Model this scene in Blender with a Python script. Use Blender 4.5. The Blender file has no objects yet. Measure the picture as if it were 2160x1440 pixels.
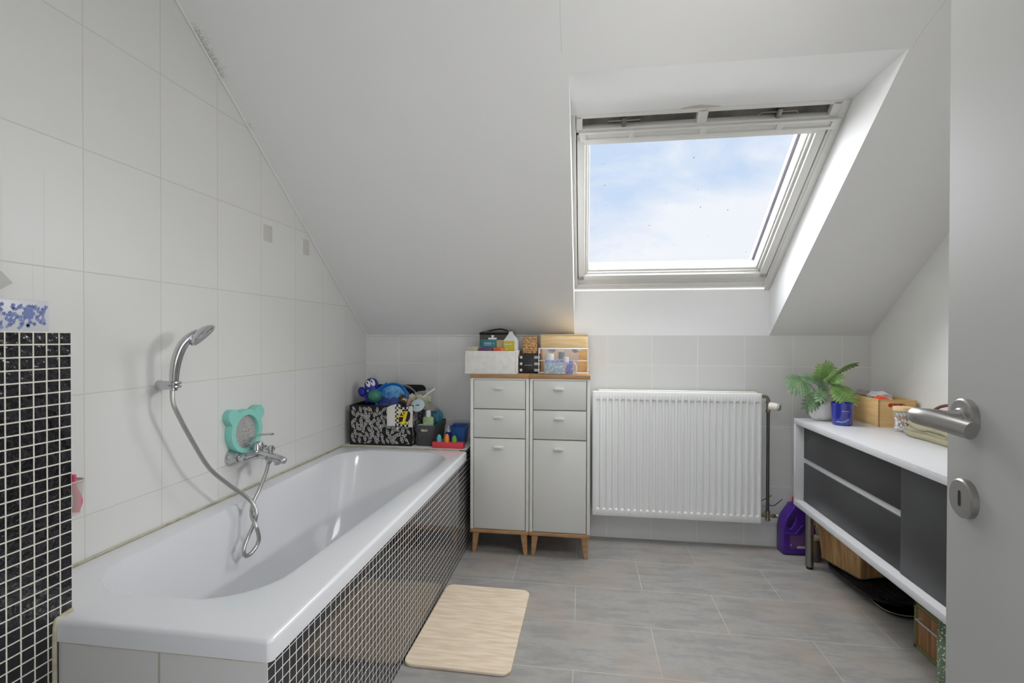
import bpy, bmesh, math, random
from mathutils import Vector, Matrix
PI = math.pi
S = bpy.context.scene
C = S.collection
random.seed(7)

# ------------------------------------------------------------------ camera
TH, PT, RO = 0.1422, 0.00769, 0.00197
cam = bpy.data.cameras.new('camera'); camo = bpy.data.objects.new('camera', cam); C.objects.link(camo)
cam.sensor_fit = 'HORIZONTAL'; cam.sensor_width = 36.0; cam.lens = 36.0 * 1061.9 / 2160.0
cam.clip_start = 0.02; cam.clip_end = 200
_r = Vector((math.cos(TH), math.sin(TH), 0))
_f = Vector((-math.sin(TH) * math.cos(PT), math.cos(TH) * math.cos(PT), -math.sin(PT)))
_u = _r.cross(_f)
_r2 = _r * math.cos(RO) + _u * math.sin(RO); _u2 = _u * math.cos(RO) - _r * math.sin(RO)
M = Matrix((_r2, _u2, -_f)).transposed().to_4x4(); M.translation = Vector((0, 0, 1.15))
camo.matrix_world = M
S.camera = camo

# ------------------------------------------------------------------ view
S.view_settings.view_transform = 'Standard'
try: S.view_settings.look = 'None'
except Exception: pass
S.view_settings.exposure = 0.0
S.view_settings.gamma = 1.0
S.view_settings.use_curve_mapping = False

# ------------------------------------------------------------------ world (bright sky with thin clouds)
W = bpy.data.worlds.new('sky'); S.world = W; W.use_nodes = True
nt = W.node_tree; N = nt.nodes; L = nt.links
for n in list(N): N.remove(n)
out = N.new('ShaderNodeOutputWorld'); bg = N.new('ShaderNodeBackground')
tc = N.new('ShaderNodeTexCoord'); mp = N.new('ShaderNodeMapping'); mp.inputs['Scale'].default_value = (1.0, 1.0, 2.2)
mp.inputs['Rotation'].default_value = (0.3, 0.5, 0.2)
L.new(tc.outputs['Generated'], mp.inputs['Vector'])
nz = N.new('ShaderNodeTexNoise'); nz.inputs['Scale'].default_value = 4.0; nz.inputs['Detail'].default_value = 9; nz.inputs['Roughness'].default_value = 0.55
nz.inputs['Distortion'].default_value = 0.5
L.new(mp.outputs['Vector'], nz.inputs['Vector'])
sp = N.new('ShaderNodeSeparateXYZ'); L.new(tc.outputs['Generated'], sp.inputs[0])
m1 = N.new('ShaderNodeMath'); m1.operation = 'MULTIPLY_ADD'; m1.inputs[1].default_value = -1.45; L.new(sp.outputs['Z'], m1.inputs[0]); L.new(nz.outputs['Fac'], m1.inputs[2])
m2 = N.new('ShaderNodeMath'); m2.operation = 'MULTIPLY_ADD'; m2.inputs[1].default_value = 0.42; L.new(sp.outputs['X'], m2.inputs[0]); L.new(m1.outputs[0], m2.inputs[2])
rp = N.new('ShaderNodeValToRGB'); L.new(m2.outputs[0], rp.inputs[0])
rp.color_ramp.elements[0].position = 0.0; rp.color_ramp.elements[0].color = (0.60, 0.735, 0.94, 1)
rp.color_ramp.elements[1].position = 0.30; rp.color_ramp.elements[1].color = (0.90, 0.93, 0.99, 1)
L.new(rp.outputs[0], bg.inputs['Color']); bg.inputs['Strength'].default_value = 1.0
L.new(bg.outputs[0], out.inputs[0])

# ------------------------------------------------------------------ lights
def mk_light(name, kind, loc, energy, color=(1, 1, 1), look=None, **kw):
    l = bpy.data.lights.new(name, kind); o = bpy.data.objects.new(name, l); C.objects.link(o)
    o.location = loc; l.energy = energy; l.color = color
    for k, v in kw.items(): setattr(l, k, v)
    if look is not None: o.rotation_euler = Vector(look).to_track_quat('-Z', 'Y').to_euler()
    return o
# daylight from the bright overcast sky over the roof window
mk_light('sun', 'SUN', (0.5, 6, 6), 25.0, (0.97, 0.985, 1.0), look=(-0.16, -0.72, -0.60), angle=math.radians(150))
mk_light('added_hall_fill', 'AREA', (-0.02, -0.65, 0.85), 8.5, (1.0, 0.99, 0.975), look=(0, 1, 0.5), shape='RECTANGLE', size=0.8, size_y=1.0)  # added fill behind the camera, aimed up to lift slope and cabinet fronts
mk_light('wall_lamp_light', 'AREA', (1.43, 1.28, 1.58), 4.8, (1.0, 0.99, 0.975), look=(-1, 0.12, -0.34), shape='RECTANGLE', size=0.30, size_y=0.12, spread=math.radians(95))
mk_light('added_ceiling_fill', 'AREA', (0.38, 0.95, 2.36), 8.5, (1.0, 0.985, 0.955), look=(0, 0, -1), shape='DISK', size=0.5)  # added overhead fill, kept out of view

# ------------------------------------------------------------------ material helpers
def lin(c):
    return tuple((x / 12.92 if x <= 0.04045 else ((x + 0.055) / 1.055) ** 2.4) for x in [v / 255.0 for v in c])
MATS = {}
def pm(name, c, rough=0.5, metal=0.0, alpha=None, coat=0.0, noise=None, bump=None, spec=0.5, trans=0.0, ior=1.45, stretch=None, sheen=0):
    """principled material, c = sRGB 0..255; noise=(scale, colour2, lo, hi); bump=(scale, strength, distance)"""
    if name in MATS: return MATS[name]
    m = bpy.data.materials.new(name); m.use_nodes = True; nt = m.node_tree; b = nt.nodes['Principled BSDF']
    b.inputs['Base Color'].default_value = (*lin(c), 1); b.inputs['Roughness'].default_value = rough
    b.inputs['Metallic'].default_value = metal; b.inputs['Specular IOR Level'].default_value = spec
    b.inputs['Coat Weight'].default_value = coat; b.inputs['Transmission Weight'].default_value = trans; b.inputs['IOR'].default_value = ior
    if sheen: b.inputs['Sheen Weight'].default_value = sheen
    if alpha is not None: b.inputs['Alpha'].default_value = alpha
    if noise or bump:
        t = nt.nodes.new('ShaderNodeTexCoord'); mp = nt.nodes.new('ShaderNodeMapping'); nt.links.new(t.outputs['Object'], mp.inputs['Vector'])
        if stretch: mp.inputs['Scale'].default_value = stretch
    if noise:
        n = nt.nodes.new('ShaderNodeTexNoise'); n.inputs['Scale'].default_value = noise[0]; n.inputs['Detail'].default_value = 5
        nt.links.new(mp.outputs['Vector'], n.inputs['Vector'])
        r = nt.nodes.new('ShaderNodeValToRGB'); r.color_ramp.elements[0].position = noise[2]; r.color_ramp.elements[1].position = noise[3]
        r.color_ramp.elements[0].color = (*lin(c), 1); r.color_ramp.elements[1].color = (*lin(noise[1]), 1)
        nt.links.new(n.outputs['Fac'], r.inputs[0]); nt.links.new(r.outputs[0], b.inputs['Base Color'])
    if bump:
        n = nt.nodes.new('ShaderNodeTexNoise'); n.inputs['Scale'].default_value = bump[0]; n.inputs['Detail'].default_value = 4
        nt.links.new(mp.outputs['Vector'], n.inputs['Vector'])
        bb = nt.nodes.new('ShaderNodeBump'); bb.inputs['Strength'].default_value = bump[1]; bb.inputs['Distance'].default_value = bump[2]
        nt.links.new(n.outputs['Fac'], bb.inputs['Height']); nt.links.new(bb.outputs[0], b.inputs['Normal'])
    MATS[name] = m; return m

def nmath(nt, op, a, b=None, c=None, clamp=False):
    n = nt.nodes.new('ShaderNodeMath'); n.operation = op; n.use_clamp = clamp
    for i, v in enumerate((a, b, c)):
        if v is None: continue
        if isinstance(v, (int, float)): n.inputs[i].default_value = v
        else: nt.links.new(v, n.inputs[i])
    return n.outputs[0]
def mixc(nt, fac, a, b):
    n = nt.nodes.new('ShaderNodeMix'); n.data_type = 'RGBA'
    if isinstance(fac, (int, float)): n.inputs['Factor'].default_value = fac
    else: nt.links.new(fac, n.inputs['Factor'])
    for k, v in (('A', a), ('B', b)):
        s = [i for i in n.inputs if i.name == k and i.type == 'RGBA'][0]
        if isinstance(v, tuple): s.default_value = (*v[:3], 1)
        else: nt.links.new(v, s)
    return [o for o in n.outputs if o.type == 'RGBA'][0]
def band(nt, v, lo, hi, soft):
    a = nt.nodes.new('ShaderNodeMapRange'); a.inputs[1].default_value = lo - soft; a.inputs[2].default_value = lo + soft; nt.links.new(v, a.inputs[0])
    b = nt.nodes.new('ShaderNodeMapRange'); b.inputs[1].default_value = hi + soft; b.inputs[2].default_value = hi - soft; nt.links.new(v, b.inputs[0])
    return nmath(nt, 'MULTIPLY', a.outputs[0], b.outputs[0])
def tile_mat(name, ax, ox, oy, bw, bh, mort, c1, c2, cg, rough, offset=0.0, wave=None, bumpd=0.001, mottling=None, extra=None, grough=0.8, tilt=0.0):
    m = bpy.data.materials.new(name); m.use_nodes = True; nt = m.node_tree; b = nt.nodes['Principled BSDF']
    g = nt.nodes.new('ShaderNodeNewGeometry'); s = nt.nodes.new('ShaderNodeSeparateXYZ'); nt.links.new(g.outputs['Position'], s.inputs[0])
    u = nmath(nt, 'ADD', s.outputs[ax[0]], -ox + bw * 40); v = nmath(nt, 'ADD', s.outputs[ax[1]], -oy + bh * 40)
    cb = nt.nodes.new('ShaderNodeCombineXYZ'); nt.links.new(u, cb.inputs[0]); nt.links.new(v, cb.inputs[1])
    k = nt.nodes.new('ShaderNodeTexBrick'); k.offset = offset; k.squash = 1.0
    nt.links.new(cb.outputs[0], k.inputs['Vector'])
    k.inputs['Scale'].default_value = 1.0; k.inputs['Mortar Size'].default_value = mort; k.inputs['Mortar Smooth'].default_value = 0.15
    k.inputs['Brick Width'].default_value = bw; k.inputs['Row Height'].default_value = bh; k.inputs['Bias'].default_value = 0
    k.inputs['Color1'].default_value = (*lin(c1), 1); k.inputs['Color2'].default_value = (*lin(c2), 1); k.inputs['Mortar'].default_value = (*lin(cg), 1)
    col = k.outputs['Color']
    if mottling:
        n = nt.nodes.new('ShaderNodeTexNoise'); n.inputs['Scale'].default_value = mottling[0]; n.inputs['Detail'].default_value = 6; n.inputs['Roughness'].default_value = 0.6
        nt.links.new(g.outputs['Position'], n.inputs['Vector'])
        r = nt.nodes.new('ShaderNodeValToRGB'); r.color_ramp.elements[0].position = 0.35; r.color_ramp.elements[1].position = 0.65
        r.color_ramp.elements[0].color = (0, 0, 0, 1); r.color_ramp.elements[1].color = (1, 1, 1, 1); nt.links.new(n.outputs['Fac'], r.inputs[0])
        f = nmath(nt, 'MULTIPLY', r.outputs[0], mottling[2]); f = nmath(nt, 'MULTIPLY', f, nmath(nt, 'SUBTRACT', 1.0, k.outputs['Fac']))
        col = mixc(nt, f, col, lin(mottling[1]))
    if extra: col = extra(nt, s, col, k.outputs['Fac'])
    nt.links.new(col, b.inputs['Base Color'])
    rr = nmath(nt, 'MULTIPLY_ADD', k.outputs['Fac'], grough - rough, rough); nt.links.new(rr, b.inputs['Roughness'])
    bp = nt.nodes.new('ShaderNodeBump'); bp.inputs['Strength'].default_value = 1.0; bp.inputs['Distance'].default_value = bumpd
    h = nmath(nt, 'SUBTRACT', 1.0, k.outputs['Fac']); nt.links.new(h, bp.inputs['Height'])
    last = bp
    if wave:
        n = nt.nodes.new('ShaderNodeTexNoise'); n.inputs['Scale'].default_value = wave[0]; n.inputs['Detail'].default_value = 2
        nt.links.new(g.outputs['Position'], n.inputs['Vector'])
        b2 = nt.nodes.new('ShaderNodeBump'); b2.inputs['Strength'].default_value = wave[1]; b2.inputs['Distance'].default_value = wave[2]
        nt.links.new(n.outputs['Fac'], b2.inputs['Height']); nt.links.new(bp.outputs[0], b2.inputs['Normal']); last = b2
    nt.links.new(last.outputs[0], b.inputs['Normal'])
    if name.startswith('white'): b.inputs['Specular IOR Level'].default_value = 0.3
    return m

# ------------------------------------------------------------------ mesh helpers
def B(): return bmesh.new()
def add_box(bm, x0, x1, y0, y1, z0, z1, bev=0.0, seg=2, M=None, mi=0):
    t = bmesh.new()
    r = bmesh.ops.create_cube(t, size=1.0)
    bmesh.ops.scale(t, vec=(abs(x1 - x0), abs(y1 - y0), abs(z1 - z0)), verts=t.verts)
    bmesh.ops.translate(t, vec=((x0 + x1) / 2, (y0 + y1) / 2, (z0 + z1) / 2), verts=t.verts)
    if bev > 0: bmesh.ops.bevel(t, geom=list(t.edges), offset=bev, segments=seg, profile=0.5, affect='EDGES', clamp_overlap=True)
    merge(bm, t, M, mi)
def merge(bm, t, M=None, mi=0):
    if M is not None: bmesh.ops.transform(t, matrix=M, verts=t.verts)
    vs = {v: bm.verts.new(v.co) for v in t.verts}
    for f in t.faces:
        try: nf = bm.faces.new([vs[v] for v in f.verts]); nf.material_index = mi if mi else f.material_index
        except ValueError: pass
    t.free()
def add_loft(bm, loops, cap0=True, cap1=True, closed=True, M=None, mi=0):
    rows = []
    for lp in loops:
        rows.append([bm.verts.new((M @ Vector(p)) if M is not None else Vector(p)) for p in lp])
    n = len(rows[0])
    for a, b in zip(rows[:-1], rows[1:]):
        for i in range(n if closed else n - 1):
            j = (i + 1) % n
            try: f = bm.faces.new((a[i], a[j], b[j], b[i])); f.material_index = mi
            except ValueError: pass
    for c, rw in ((cap0, rows[0]), (cap1, rows[-1])):
        if c and closed:
            try: f = bm.faces.new(rw); f.material_index = mi
            except ValueError: pass
def add_lathe(bm, prof, n=32, M=None, mi=0, cap=True, sx=1.0, sy=1.0):
    loops = [[(r * math.cos(2 * PI * i / n) * sx, r * math.sin(2 * PI * i / n) * sy, z) for i in range(n)] for r, z in prof]
    add_loft(bm, loops, cap, cap, True, M, mi)
def add_tube(bm, pts, r, n=10, closed=False, M=None, mi=0, cap=True):
    P = [Vector(p) for p in pts]; m = len(P)
    rr = r if isinstance(r, (list, tuple)) else [r] * m
    T = []
    for i in range(m):
        a = P[(i - 1) % m] if (closed or i > 0) else P[i]; b = P[(i + 1) % m] if (closed or i < m - 1) else P[i]
        t = (b - a); T.append(t.normalized() if t.length > 1e-9 else Vector((0, 0, 1)))
    up = Vector((0, 0, 1)) if abs(T[0].z) < 0.9 else Vector((1, 0, 0))
    nrm = (up - T[0] * up.dot(T[0])).normalized(); loops = []
    for i in range(m):
        nrm = (nrm - T[i] * nrm.dot(T[i])).normalized(); bn = T[i].cross(nrm)
        loops.append([tuple(P[i] + (nrm * math.cos(2 * PI * k / n) + bn * math.sin(2 * PI * k / n)) * rr[i]) for k in range(n)])
    if closed: loops.append(loops[0]); add_loft(bm, loops, False, False, True, M, mi)
    else: add_loft(bm, loops, cap, cap, True, M, mi)
def add_prism(bm, pts, z0, z1, M=None, mi=0, bev=0.0):
    t = bmesh.new()
    add_loft(t, [[(x, y, z0) for x, y in pts], [(x, y, z1) for x, y in pts]], True, True, True)
    if bev > 0: bmesh.ops.bevel(t, geom=[e for e in t.edges], offset=bev, segments=2, profile=0.5, affect='EDGES', clamp_overlap=True)
    merge(bm, t, M, mi)
def add_ball(bm, c, r, M=None, mi=0, sx=1, sy=1, sz=1, n=20, rot=None):
    t = bmesh.new(); bmesh.ops.create_uvsphere(t, u_segments=n, v_segments=max(8, n // 2 + 2), radius=r)
    bmesh.ops.scale(t, vec=(sx, sy, sz), verts=t.verts)
    if rot is not None: bmesh.ops.transform(t, matrix=rot, verts=t.verts)
    bmesh.ops.translate(t, vec=c, verts=t.verts); merge(bm, t, M, mi)
def rrect(x0, x1, y0, y1, r, k=6, m=1):
    pts = []; cs = [(x1 - r, y0 + r, -90), (x1 - r, y1 - r, 0), (x0 + r, y1 - r, 90), (x0 + r, y0 + r, 180)]
    arcs = [[(cx + r * math.cos(math.radians(a + 90.0 * i / k)), cy + r * math.sin(math.radians(a + 90.0 * i / k))) for i in range(k + 1)] for cx, cy, a in cs]
    for q in range(4):
        pts += arcs[q]; a = arcs[q][-1]; b = arcs[(q + 1) % 4][0]
        for j in range(1, m): pts.append((a[0] + (b[0] - a[0]) * j / m, a[1] + (b[1] - a[1]) * j / m))
    return pts
def catmull(P, n=6, closed=False):
    P = [Vector(p) for p in P]; o = []; m = len(P)
    for i in range(m if closed else m - 1):
        p0 = P[(i - 1) % m] if closed or i > 0 else P[i]; p1 = P[i]; p2 = P[(i + 1) % m]; p3 = P[(i + 2) % m] if closed or i < m - 2 else p2
        for j in range(n):
            t = j / n; o.append(0.5 * ((2 * p1) + (p2 - p0) * t + (2 * p0 - 5 * p1 + 4 * p2 - p3) * t * t + (3 * p1 - p0 - 3 * p2 + p3) * t ** 3))
    if not closed: o.append(P[-1])
    return o
def frame_m(o, x, y, z):
    m = Matrix((Vector(x), Vector(y), Vector(z))).transposed().to_4x4(); m.translation = Vector(o); return m
def T(x, y, z): return Matrix.Translation((x, y, z))
def R(a, ax): return Matrix.Rotation(math.radians(a), 4, ax)
def obj(name, bm, mat, parent=None, smooth=35):
    bmesh.ops.recalc_face_normals(bm, faces=bm.faces)
    me = bpy.data.meshes.new(name); bm.to_mesh(me); bm.free()
    for m in (mat if isinstance(mat, (list, tuple)) else [mat]): me.materials.append(m)
    if smooth:
        me.polygons.foreach_set('use_smooth', [True] * len(me.polygons))
        me.set_sharp_from_angle(angle=math.radians(smooth))
    o = bpy.data.objects.new(name, me); C.objects.link(o)
    if parent is not None: o.parent = parent
    return o
def thing(name, label, cat, loc=(0, 0, 0), rz=0.0, group=None):
    o = bpy.data.objects.new(name, None); o.empty_display_size = 0.05; C.objects.link(o); o.location = loc; o.rotation_euler = (0, 0, math.radians(rz))
    return tag(o, label, cat, group)
def tag(o, label, cat, group=None):
    o['label'] = label; o['category'] = cat
    if group: o['group'] = group
    return o
def struct(o, label=None, cat=None):
    o['kind'] = 'structure'
    if label: o['label'] = label
    if cat: o['category'] = cat
    return o
def text_bm(s, size, M, depth=0.0003, shear=0.0, bm=None, mi=0, offset=0.0, align='CENTER'):
    cu = bpy.data.curves.new('t', 'FONT'); cu.body = s; cu.size = size; cu.extrude = depth; cu.shear = shear; cu.offset = offset
    cu.align_x = align; cu.align_y = 'CENTER'
    o = bpy.data.objects.new('t', cu); me = bpy.data.meshes.new_from_object(o)
    t = bmesh.new(); t.from_mesh(me); bpy.data.objects.remove(o); bpy.data.meshes.remove(me); bpy.data.curves.remove(cu)
    if bm is None: bm = bmesh.new()
    for f in t.faces: f.material_index = 0
    merge(bm, t, M, mi); return bm
XZ = lambda x, y, z: frame_m((x, y, z), (1, 0, 0), (0, 0, 1), (0, -1, 0))   # upright plane facing -Y

# ------------------------------------------------------------------ materials
XL, XR, D, KN, SLP = -1.3337, 1.526, 2.95, 1.164, 0.75
def grime_left(nt, s, col, fac):
    # yellow-brown grout stain over the taps and faint dried drips
    y = s.outputs['Y']; z = s.outputs['Z']
    a = nmath(nt, 'MULTIPLY', band(nt, y, 1.75, 2.25, 0.10), band(nt, z, 0.985, 1.005, 0.004))
    b = nmath(nt, 'MULTIPLY', band(nt, y, 2.172, 2.186, 0.004), band(nt, z, 0.88, 1.12, 0.06))
    n = nt.nodes.new('ShaderNodeTexNoise'); n.inputs['Scale'].default_value = 40; cbn = nt.nodes.new('ShaderNodeNewGeometry'); nt.links.new(cbn.outputs['Position'], n.inputs['Vector'])
    f = nmath(nt, 'MULTIPLY', nmath(nt, 'MAXIMUM', a, b), fac); f = nmath(nt, 'MULTIPLY', f, nmath(nt, 'MULTIPLY_ADD', n.outputs['Fac'], 4.0, -1.6, clamp=True), clamp=True)
    col = mixc(nt, f, col, lin((205, 195, 110)))
    for yy, z0, z1 in ((0.985, 1.24, 1.52), (1.078, 1.24, 1.56), (1.052, 1.24, 1.34), (0.962, 1.24, 1.37)):
        g = nmath(nt, 'MULTIPLY', band(nt, y, yy, yy + 0.002, 0.0012), band(nt, z, z0, z1, 0.03)); g = nmath(nt, 'MULTIPLY', g, 0.2)
        col = mixc(nt, g, col, lin((150, 148, 142)))
    return col
WT = (216, 216, 214)
m_wall_left = tile_mat('white_wall_tiles_left', 'YZ', 1.1789, 0.0068, 0.2505, 0.3296, 0.0015, WT, (213, 213, 211), (202, 200, 191), 0.34, wave=(9, 0.12, 0.004), bumpd=0.0006, extra=grime_left)
m_wall_back = tile_mat('white_wall_tiles_back', 'XZ', -1.1207, 0.0, 0.2505, 0.3314, 0.0016, WT, (213, 213, 211), (238, 236, 228), 0.28, wave=(9, 0.12, 0.004), bumpd=0.0006)
m_wall_right = tile_mat('white_wall_tiles_right', 'YZ', 2.595, 0.0, 0.25, 0.3314, 0.0016, (232, 232, 229), (230, 230, 227), (238, 236, 228), 0.28, wave=(9, 0.12, 0.004), bumpd=0.0006)
m_panel = tile_mat('white_tub_panel_tiles', 'XZ', -0.875, 0.4995, 0.2505, 0.3314, 0.0028, (206, 205, 203), (204, 203, 201), (176, 172, 156), 0.25, bumpd=0.001)
def floor_marks(nt, s, col, fac):
    n = nt.nodes.new('ShaderNodeTexNoise'); n.inputs['Scale'].default_value = 3.2; n.inputs['Detail'].default_value = 3
    g = nt.nodes.new('ShaderNodeNewGeometry'); nt.links.new(g.outputs['Position'], n.inputs['Vector'])
    f = band(nt, n.outputs['Fac'], 0.56, 0.9, 0.05); f = nmath(nt, 'MULTIPLY', f, 0.45)
    mp = nt.nodes.new('ShaderNodeMapping'); mp.inputs['Scale'].default_value = (5, 16, 5); nt.links.new(g.outputs['Position'], mp.inputs['Vector'])
    n2 = nt.nodes.new('ShaderNodeTexNoise'); n2.inputs['Scale'].default_value = 1.0; n2.inputs['Detail'].default_value = 8; n2.inputs['Roughness'].default_value = 0.65; nt.links.new(mp.outputs[0], n2.inputs['Vector'])
    f2 = nmath(nt, 'MULTIPLY', band(nt, n2.outputs['Fac'], 0.52, 0.95, 0.06), nmath(nt, 'SUBTRACT', 0.4, nmath(nt, 'MULTIPLY', fac, 0.4)))
    col = mixc(nt, f2, col, lin((118, 117, 116)))
    return mixc(nt, f, col, lin((164, 150, 138)))
m_floor = tile_mat('grey_floor_tiles', 'XY', 0.2654, 2.6475 - 3.0, 0.5994, 0.29985, 0.0016, (154, 152, 148), (147, 145, 142), (190, 186, 177), 0.42, offset=0.5, bumpd=0.0006, mottling=(38, (168, 164, 158), 0.35), wave=(180, 0.25, 0.0006), extra=floor_marks)
BLK = (22, 21, 24)
m_mos_tub = tile_mat('black_mosaic_tub_side', 'YZ', 0.9305, 0.5045, 0.02565, 0.0256, 0.00135, BLK, (34, 33, 38), (226, 225, 222), 0.05, wave=(22, 0.14, 0.004), bumpd=0.0012)
m_mos_wall = tile_mat('black_mosaic_half_wall', 'YZ', 0.9590, 0.6455, 0.0257, 0.0257, 0.0016, BLK, (34, 33, 38), (208, 206, 194), 0.08, wave=(60, 0.9, 0.004), bumpd=0.0012)
m_ledge = pm('white_glazed_ledge', (222, 222, 219), 0.25)

def plaster_mat():
    m = bpy.data.materials.new('white_painted_plaster'); m.use_nodes = True; nt = m.node_tree; b = nt.nodes['Principled BSDF']
    b.inputs['Roughness'].default_value = 0.7
    g = nt.nodes.new('ShaderNodeNewGeometry'); s = nt.nodes.new('ShaderNodeSeparateXYZ'); nt.links.new(g.outputs['Position'], s.inputs[0])
    col = lin((234, 234, 233))
    n = nt.nodes.new('ShaderNodeTexNoise'); n.inputs['Scale'].default_value = 210; n.inputs['Detail'].default_value = 5; n.inputs['Roughness'].default_value = 0.75
    nt.links.new(g.outputs['Position'], n.inputs['Vector'])
    n2 = nt.nodes.new('ShaderNodeTexNoise'); n2.inputs['Scale'].default_value = 9; nt.links.new(g.outputs['Position'], n2.inputs['Vector'])
    # mould specks growing along the joint with the tiled wall
    mx = nt.nodes.new('ShaderNodeMapRange'); mx.inputs[1].default_value = XL + 0.075; mx.inputs[2].default_value = XL + 0.005; nt.links.new(s.outputs['X'], mx.inputs[0])
    y = s.outputs['Y']
    reg = nmath(nt, 'MAXIMUM', band(nt, y, 1.53, 1.72, 0.04), nmath(nt, 'MULTIPLY', band(nt, y, 1.82, 1.88, 0.03), 0.75))
    reg = nmath(nt, 'MAXIMUM', reg, nmath(nt, 'MULTIPLY', band(nt, y, 1.95, 2.02, 0.03), 0.6)); reg = nmath(nt, 'MAXIMUM', reg, nmath(nt, 'MULTIPLY', band(nt, y, 2.2, 2.3, 0.04), 0.5))
    reg = nmath(nt, 'MAXIMUM', reg, nmath(nt, 'MULTIPLY', band(nt, y, 2.85, 2.96, 0.04), 0.5))
    f = nmath(nt, 'MULTIPLY', mx.outputs[0], reg); f = nmath(nt, 'MULTIPLY_ADD', f, 0.34, n.outputs['Fac'])
    f = nmath(nt, 'MULTIPLY_ADD', n2.outputs['Fac'], 0.12, f)
    mr = nt.nodes.new('ShaderNodeMapRange'); mr.inputs[1].default_value = 0.79; mr.inputs[2].default_value = 0.93; nt.links.new(f, mr.inputs[0])
    c2 = mixc(nt, nmath(nt, 'MULTIPLY', mr.outputs[0], 0.65), col, lin((126, 120, 100)))
    # hairline plaster cracks
    cx = band(nt, nmath(nt, 'MULTIPLY_ADD', n2.outputs['Fac'], 0.008, s.outputs['X']), -0.0745, -0.0728, 0.0006)
    cx = nmath(nt, 'MULTIPLY', cx, band(nt, y, 1.3, 1.70, 0.01))
    c2 = mixc(nt, nmath(nt, 'MULTIPLY', cx, 0.35), c2, lin((150, 150, 146)))
    d = nmath(nt, 'MULTIPLY_ADD', s.outputs['Y'], 0.28, s.outputs['X']); cy = band(nt, nmath(nt, 'MULTIPLY_ADD', n2.outputs['Fac'], 0.03, d), 1.522, 1.5235, 0.0006)
    cy = nmath(nt, 'MULTIPLY', cy, band(nt, y, 1.5, 1.752, 0.01)); c2 = mixc(nt, nmath(nt, 'MULTIPLY', cy, 0.35), c2, lin((150, 150, 146)))
    # flaked paint in the head of the window recess
    px = band(nt, s.outputs['X'], 0.395, 0.515, 0.03); py = nmath(nt, 'MULTIPLY', px, nmath(nt, 'MULTIPLY_ADD', n2.outputs['Fac'], 1.4, -0.25))
    yy = nmath(nt, 'MULTIPLY_ADD', py, 0.045, s.outputs['Y']); pk = band(nt, yy, 2.085, 2.2, 0.003); pk = nmath(nt, 'MULTIPLY', pk, band(nt, s.outputs['X'], 0.38, 0.53, 0.005))
    pk = nmath(nt, 'MULTIPLY', pk, band(nt, s.outputs['Z'], 2.055, 2.07, 0.002))
    c2 = mixc(nt, nmath(nt, 'MULTIPLY', pk, 0.8), c2, lin((200, 185, 160)))
    nt.links.new(c2, b.inputs['Base Color'])
    bp = nt.nodes.new('ShaderNodeBump'); bp.inputs['Strength'].default_value = 0.12; bp.inputs['Distance'].default_value = 0.002
    nt.links.new(n.outputs['Fac'], bp.inputs['Height']); nt.links.new(bp.outputs[0], b.inputs['Normal'])
    return m
m_plaster = plaster_mat()
m_white = pm('white_lacquer', (226, 226, 226), 0.35)
m_pvc = pm('white_window_plastic', (222, 221, 216), 0.35)
m_dust = pm('dusty_grey_vent_interior', (120, 116, 110), 0.9, noise=(14, (84, 82, 80), 0.35, 0.7))
m_dark = pm('black_rubber_gasket', (40, 40, 42), 0.7)
m_chrome = pm('chrome', (205, 205, 208), 0.10, 1.0)
m_steel = pm('brushed_steel', (150, 146, 140), 0.32, 1.0)
m_steel2 = pm('satin_stainless_steel', (168, 166, 164), 0.36, 1.0)
m_enamel = pm('white_tub_enamel', (217, 218, 221), 0.12, coat=0.3)
m_caulk = pm('yellowed_caulk', (188, 182, 160), 0.7, noise=(30, (160, 150, 120), 0.45, 0.7))

# ------------------------------------------------------------------ room shell
def slope_z(y): return KN + SLP * (D - y)
YF = -0.10
RC = 2.46; YC = D - (RC - KN) / SLP
bm = B(); add_box(bm, XL - 0.1, XR + 0.1, YF - 0.9, D + 0.1, -0.1, 0.0); struct(obj('floor', bm, m_floor, smooth=0), 'grey rectangular floor tiles laid in running bond', 'floor')
YZ = lambda x0: frame_m((x0, 0, 0), (0, 1, 0), (0, 0, 1), (1, 0, 0))
prof = [(YF - 0.9, 0), (D + 0.12, 0), (D + 0.12, 1.10), (YC + 0.05, RC + 0.25), (YF - 0.9, RC + 0.25)]
bm = B(); add_prism(bm, prof, -0.1, 0, YZ(XL)); struct(obj('wall_left', bm, m_wall_left, smooth=0), 'left wall of large white tiles above the bathtub', 'wall')
bm = B(); add_prism(bm, prof, 0, 0.1, YZ(XR)); struct(obj('wall_right', bm, m_wall_right, smooth=0), 'right wall of white tiles behind the sideboard', 'wall')
bm = B(); add_box(bm, XL, XR, D, D + 0.12, 0, KN); struct(obj('wall_back', bm, m_wall_back, smooth=0), 'low back wall of white tiles behind the radiator', 'wall')
bm = B()
for a, b_ in ((XL, -0.46), (0.42, XR)): add_box(bm, a, b_, YF - 0.1, YF, 0, RC)
add_box(bm, -0.46, 0.42, YF - 0.1, YF, 2.06, RC)
struct(obj('wall_front', bm, m_plaster, smooth=0), 'plastered wall around the doorway', 'wall')
WX0, WX1, WY = -0.055, 1.010, 1.752
HT = 0.27
def sl(x0, x1, y0, y1, bm, off=HT):
    add_prism(bm, [(y0, slope_z(y0)), (y1, slope_z(y1)), (y1, slope_z(y1) + off), (y0, slope_z(y0) + off)], 0, x1 - x0, YZ(x0))
bm = B()
sl(XL, WX0, YC, D + 0.02, bm); sl(WX1, XR, YC, D + 0.02, bm)
add_prism(bm, [(YC, RC), (WY, slope_z(WY)), (2.0935, slope_z(WY)), (YC, RC + HT + 0.005)], 0, WX1 - WX0, YZ(WX0))
add_box(bm, XL, XR, YF - 0.1, YC, RC, RC + 0.15)
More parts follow.
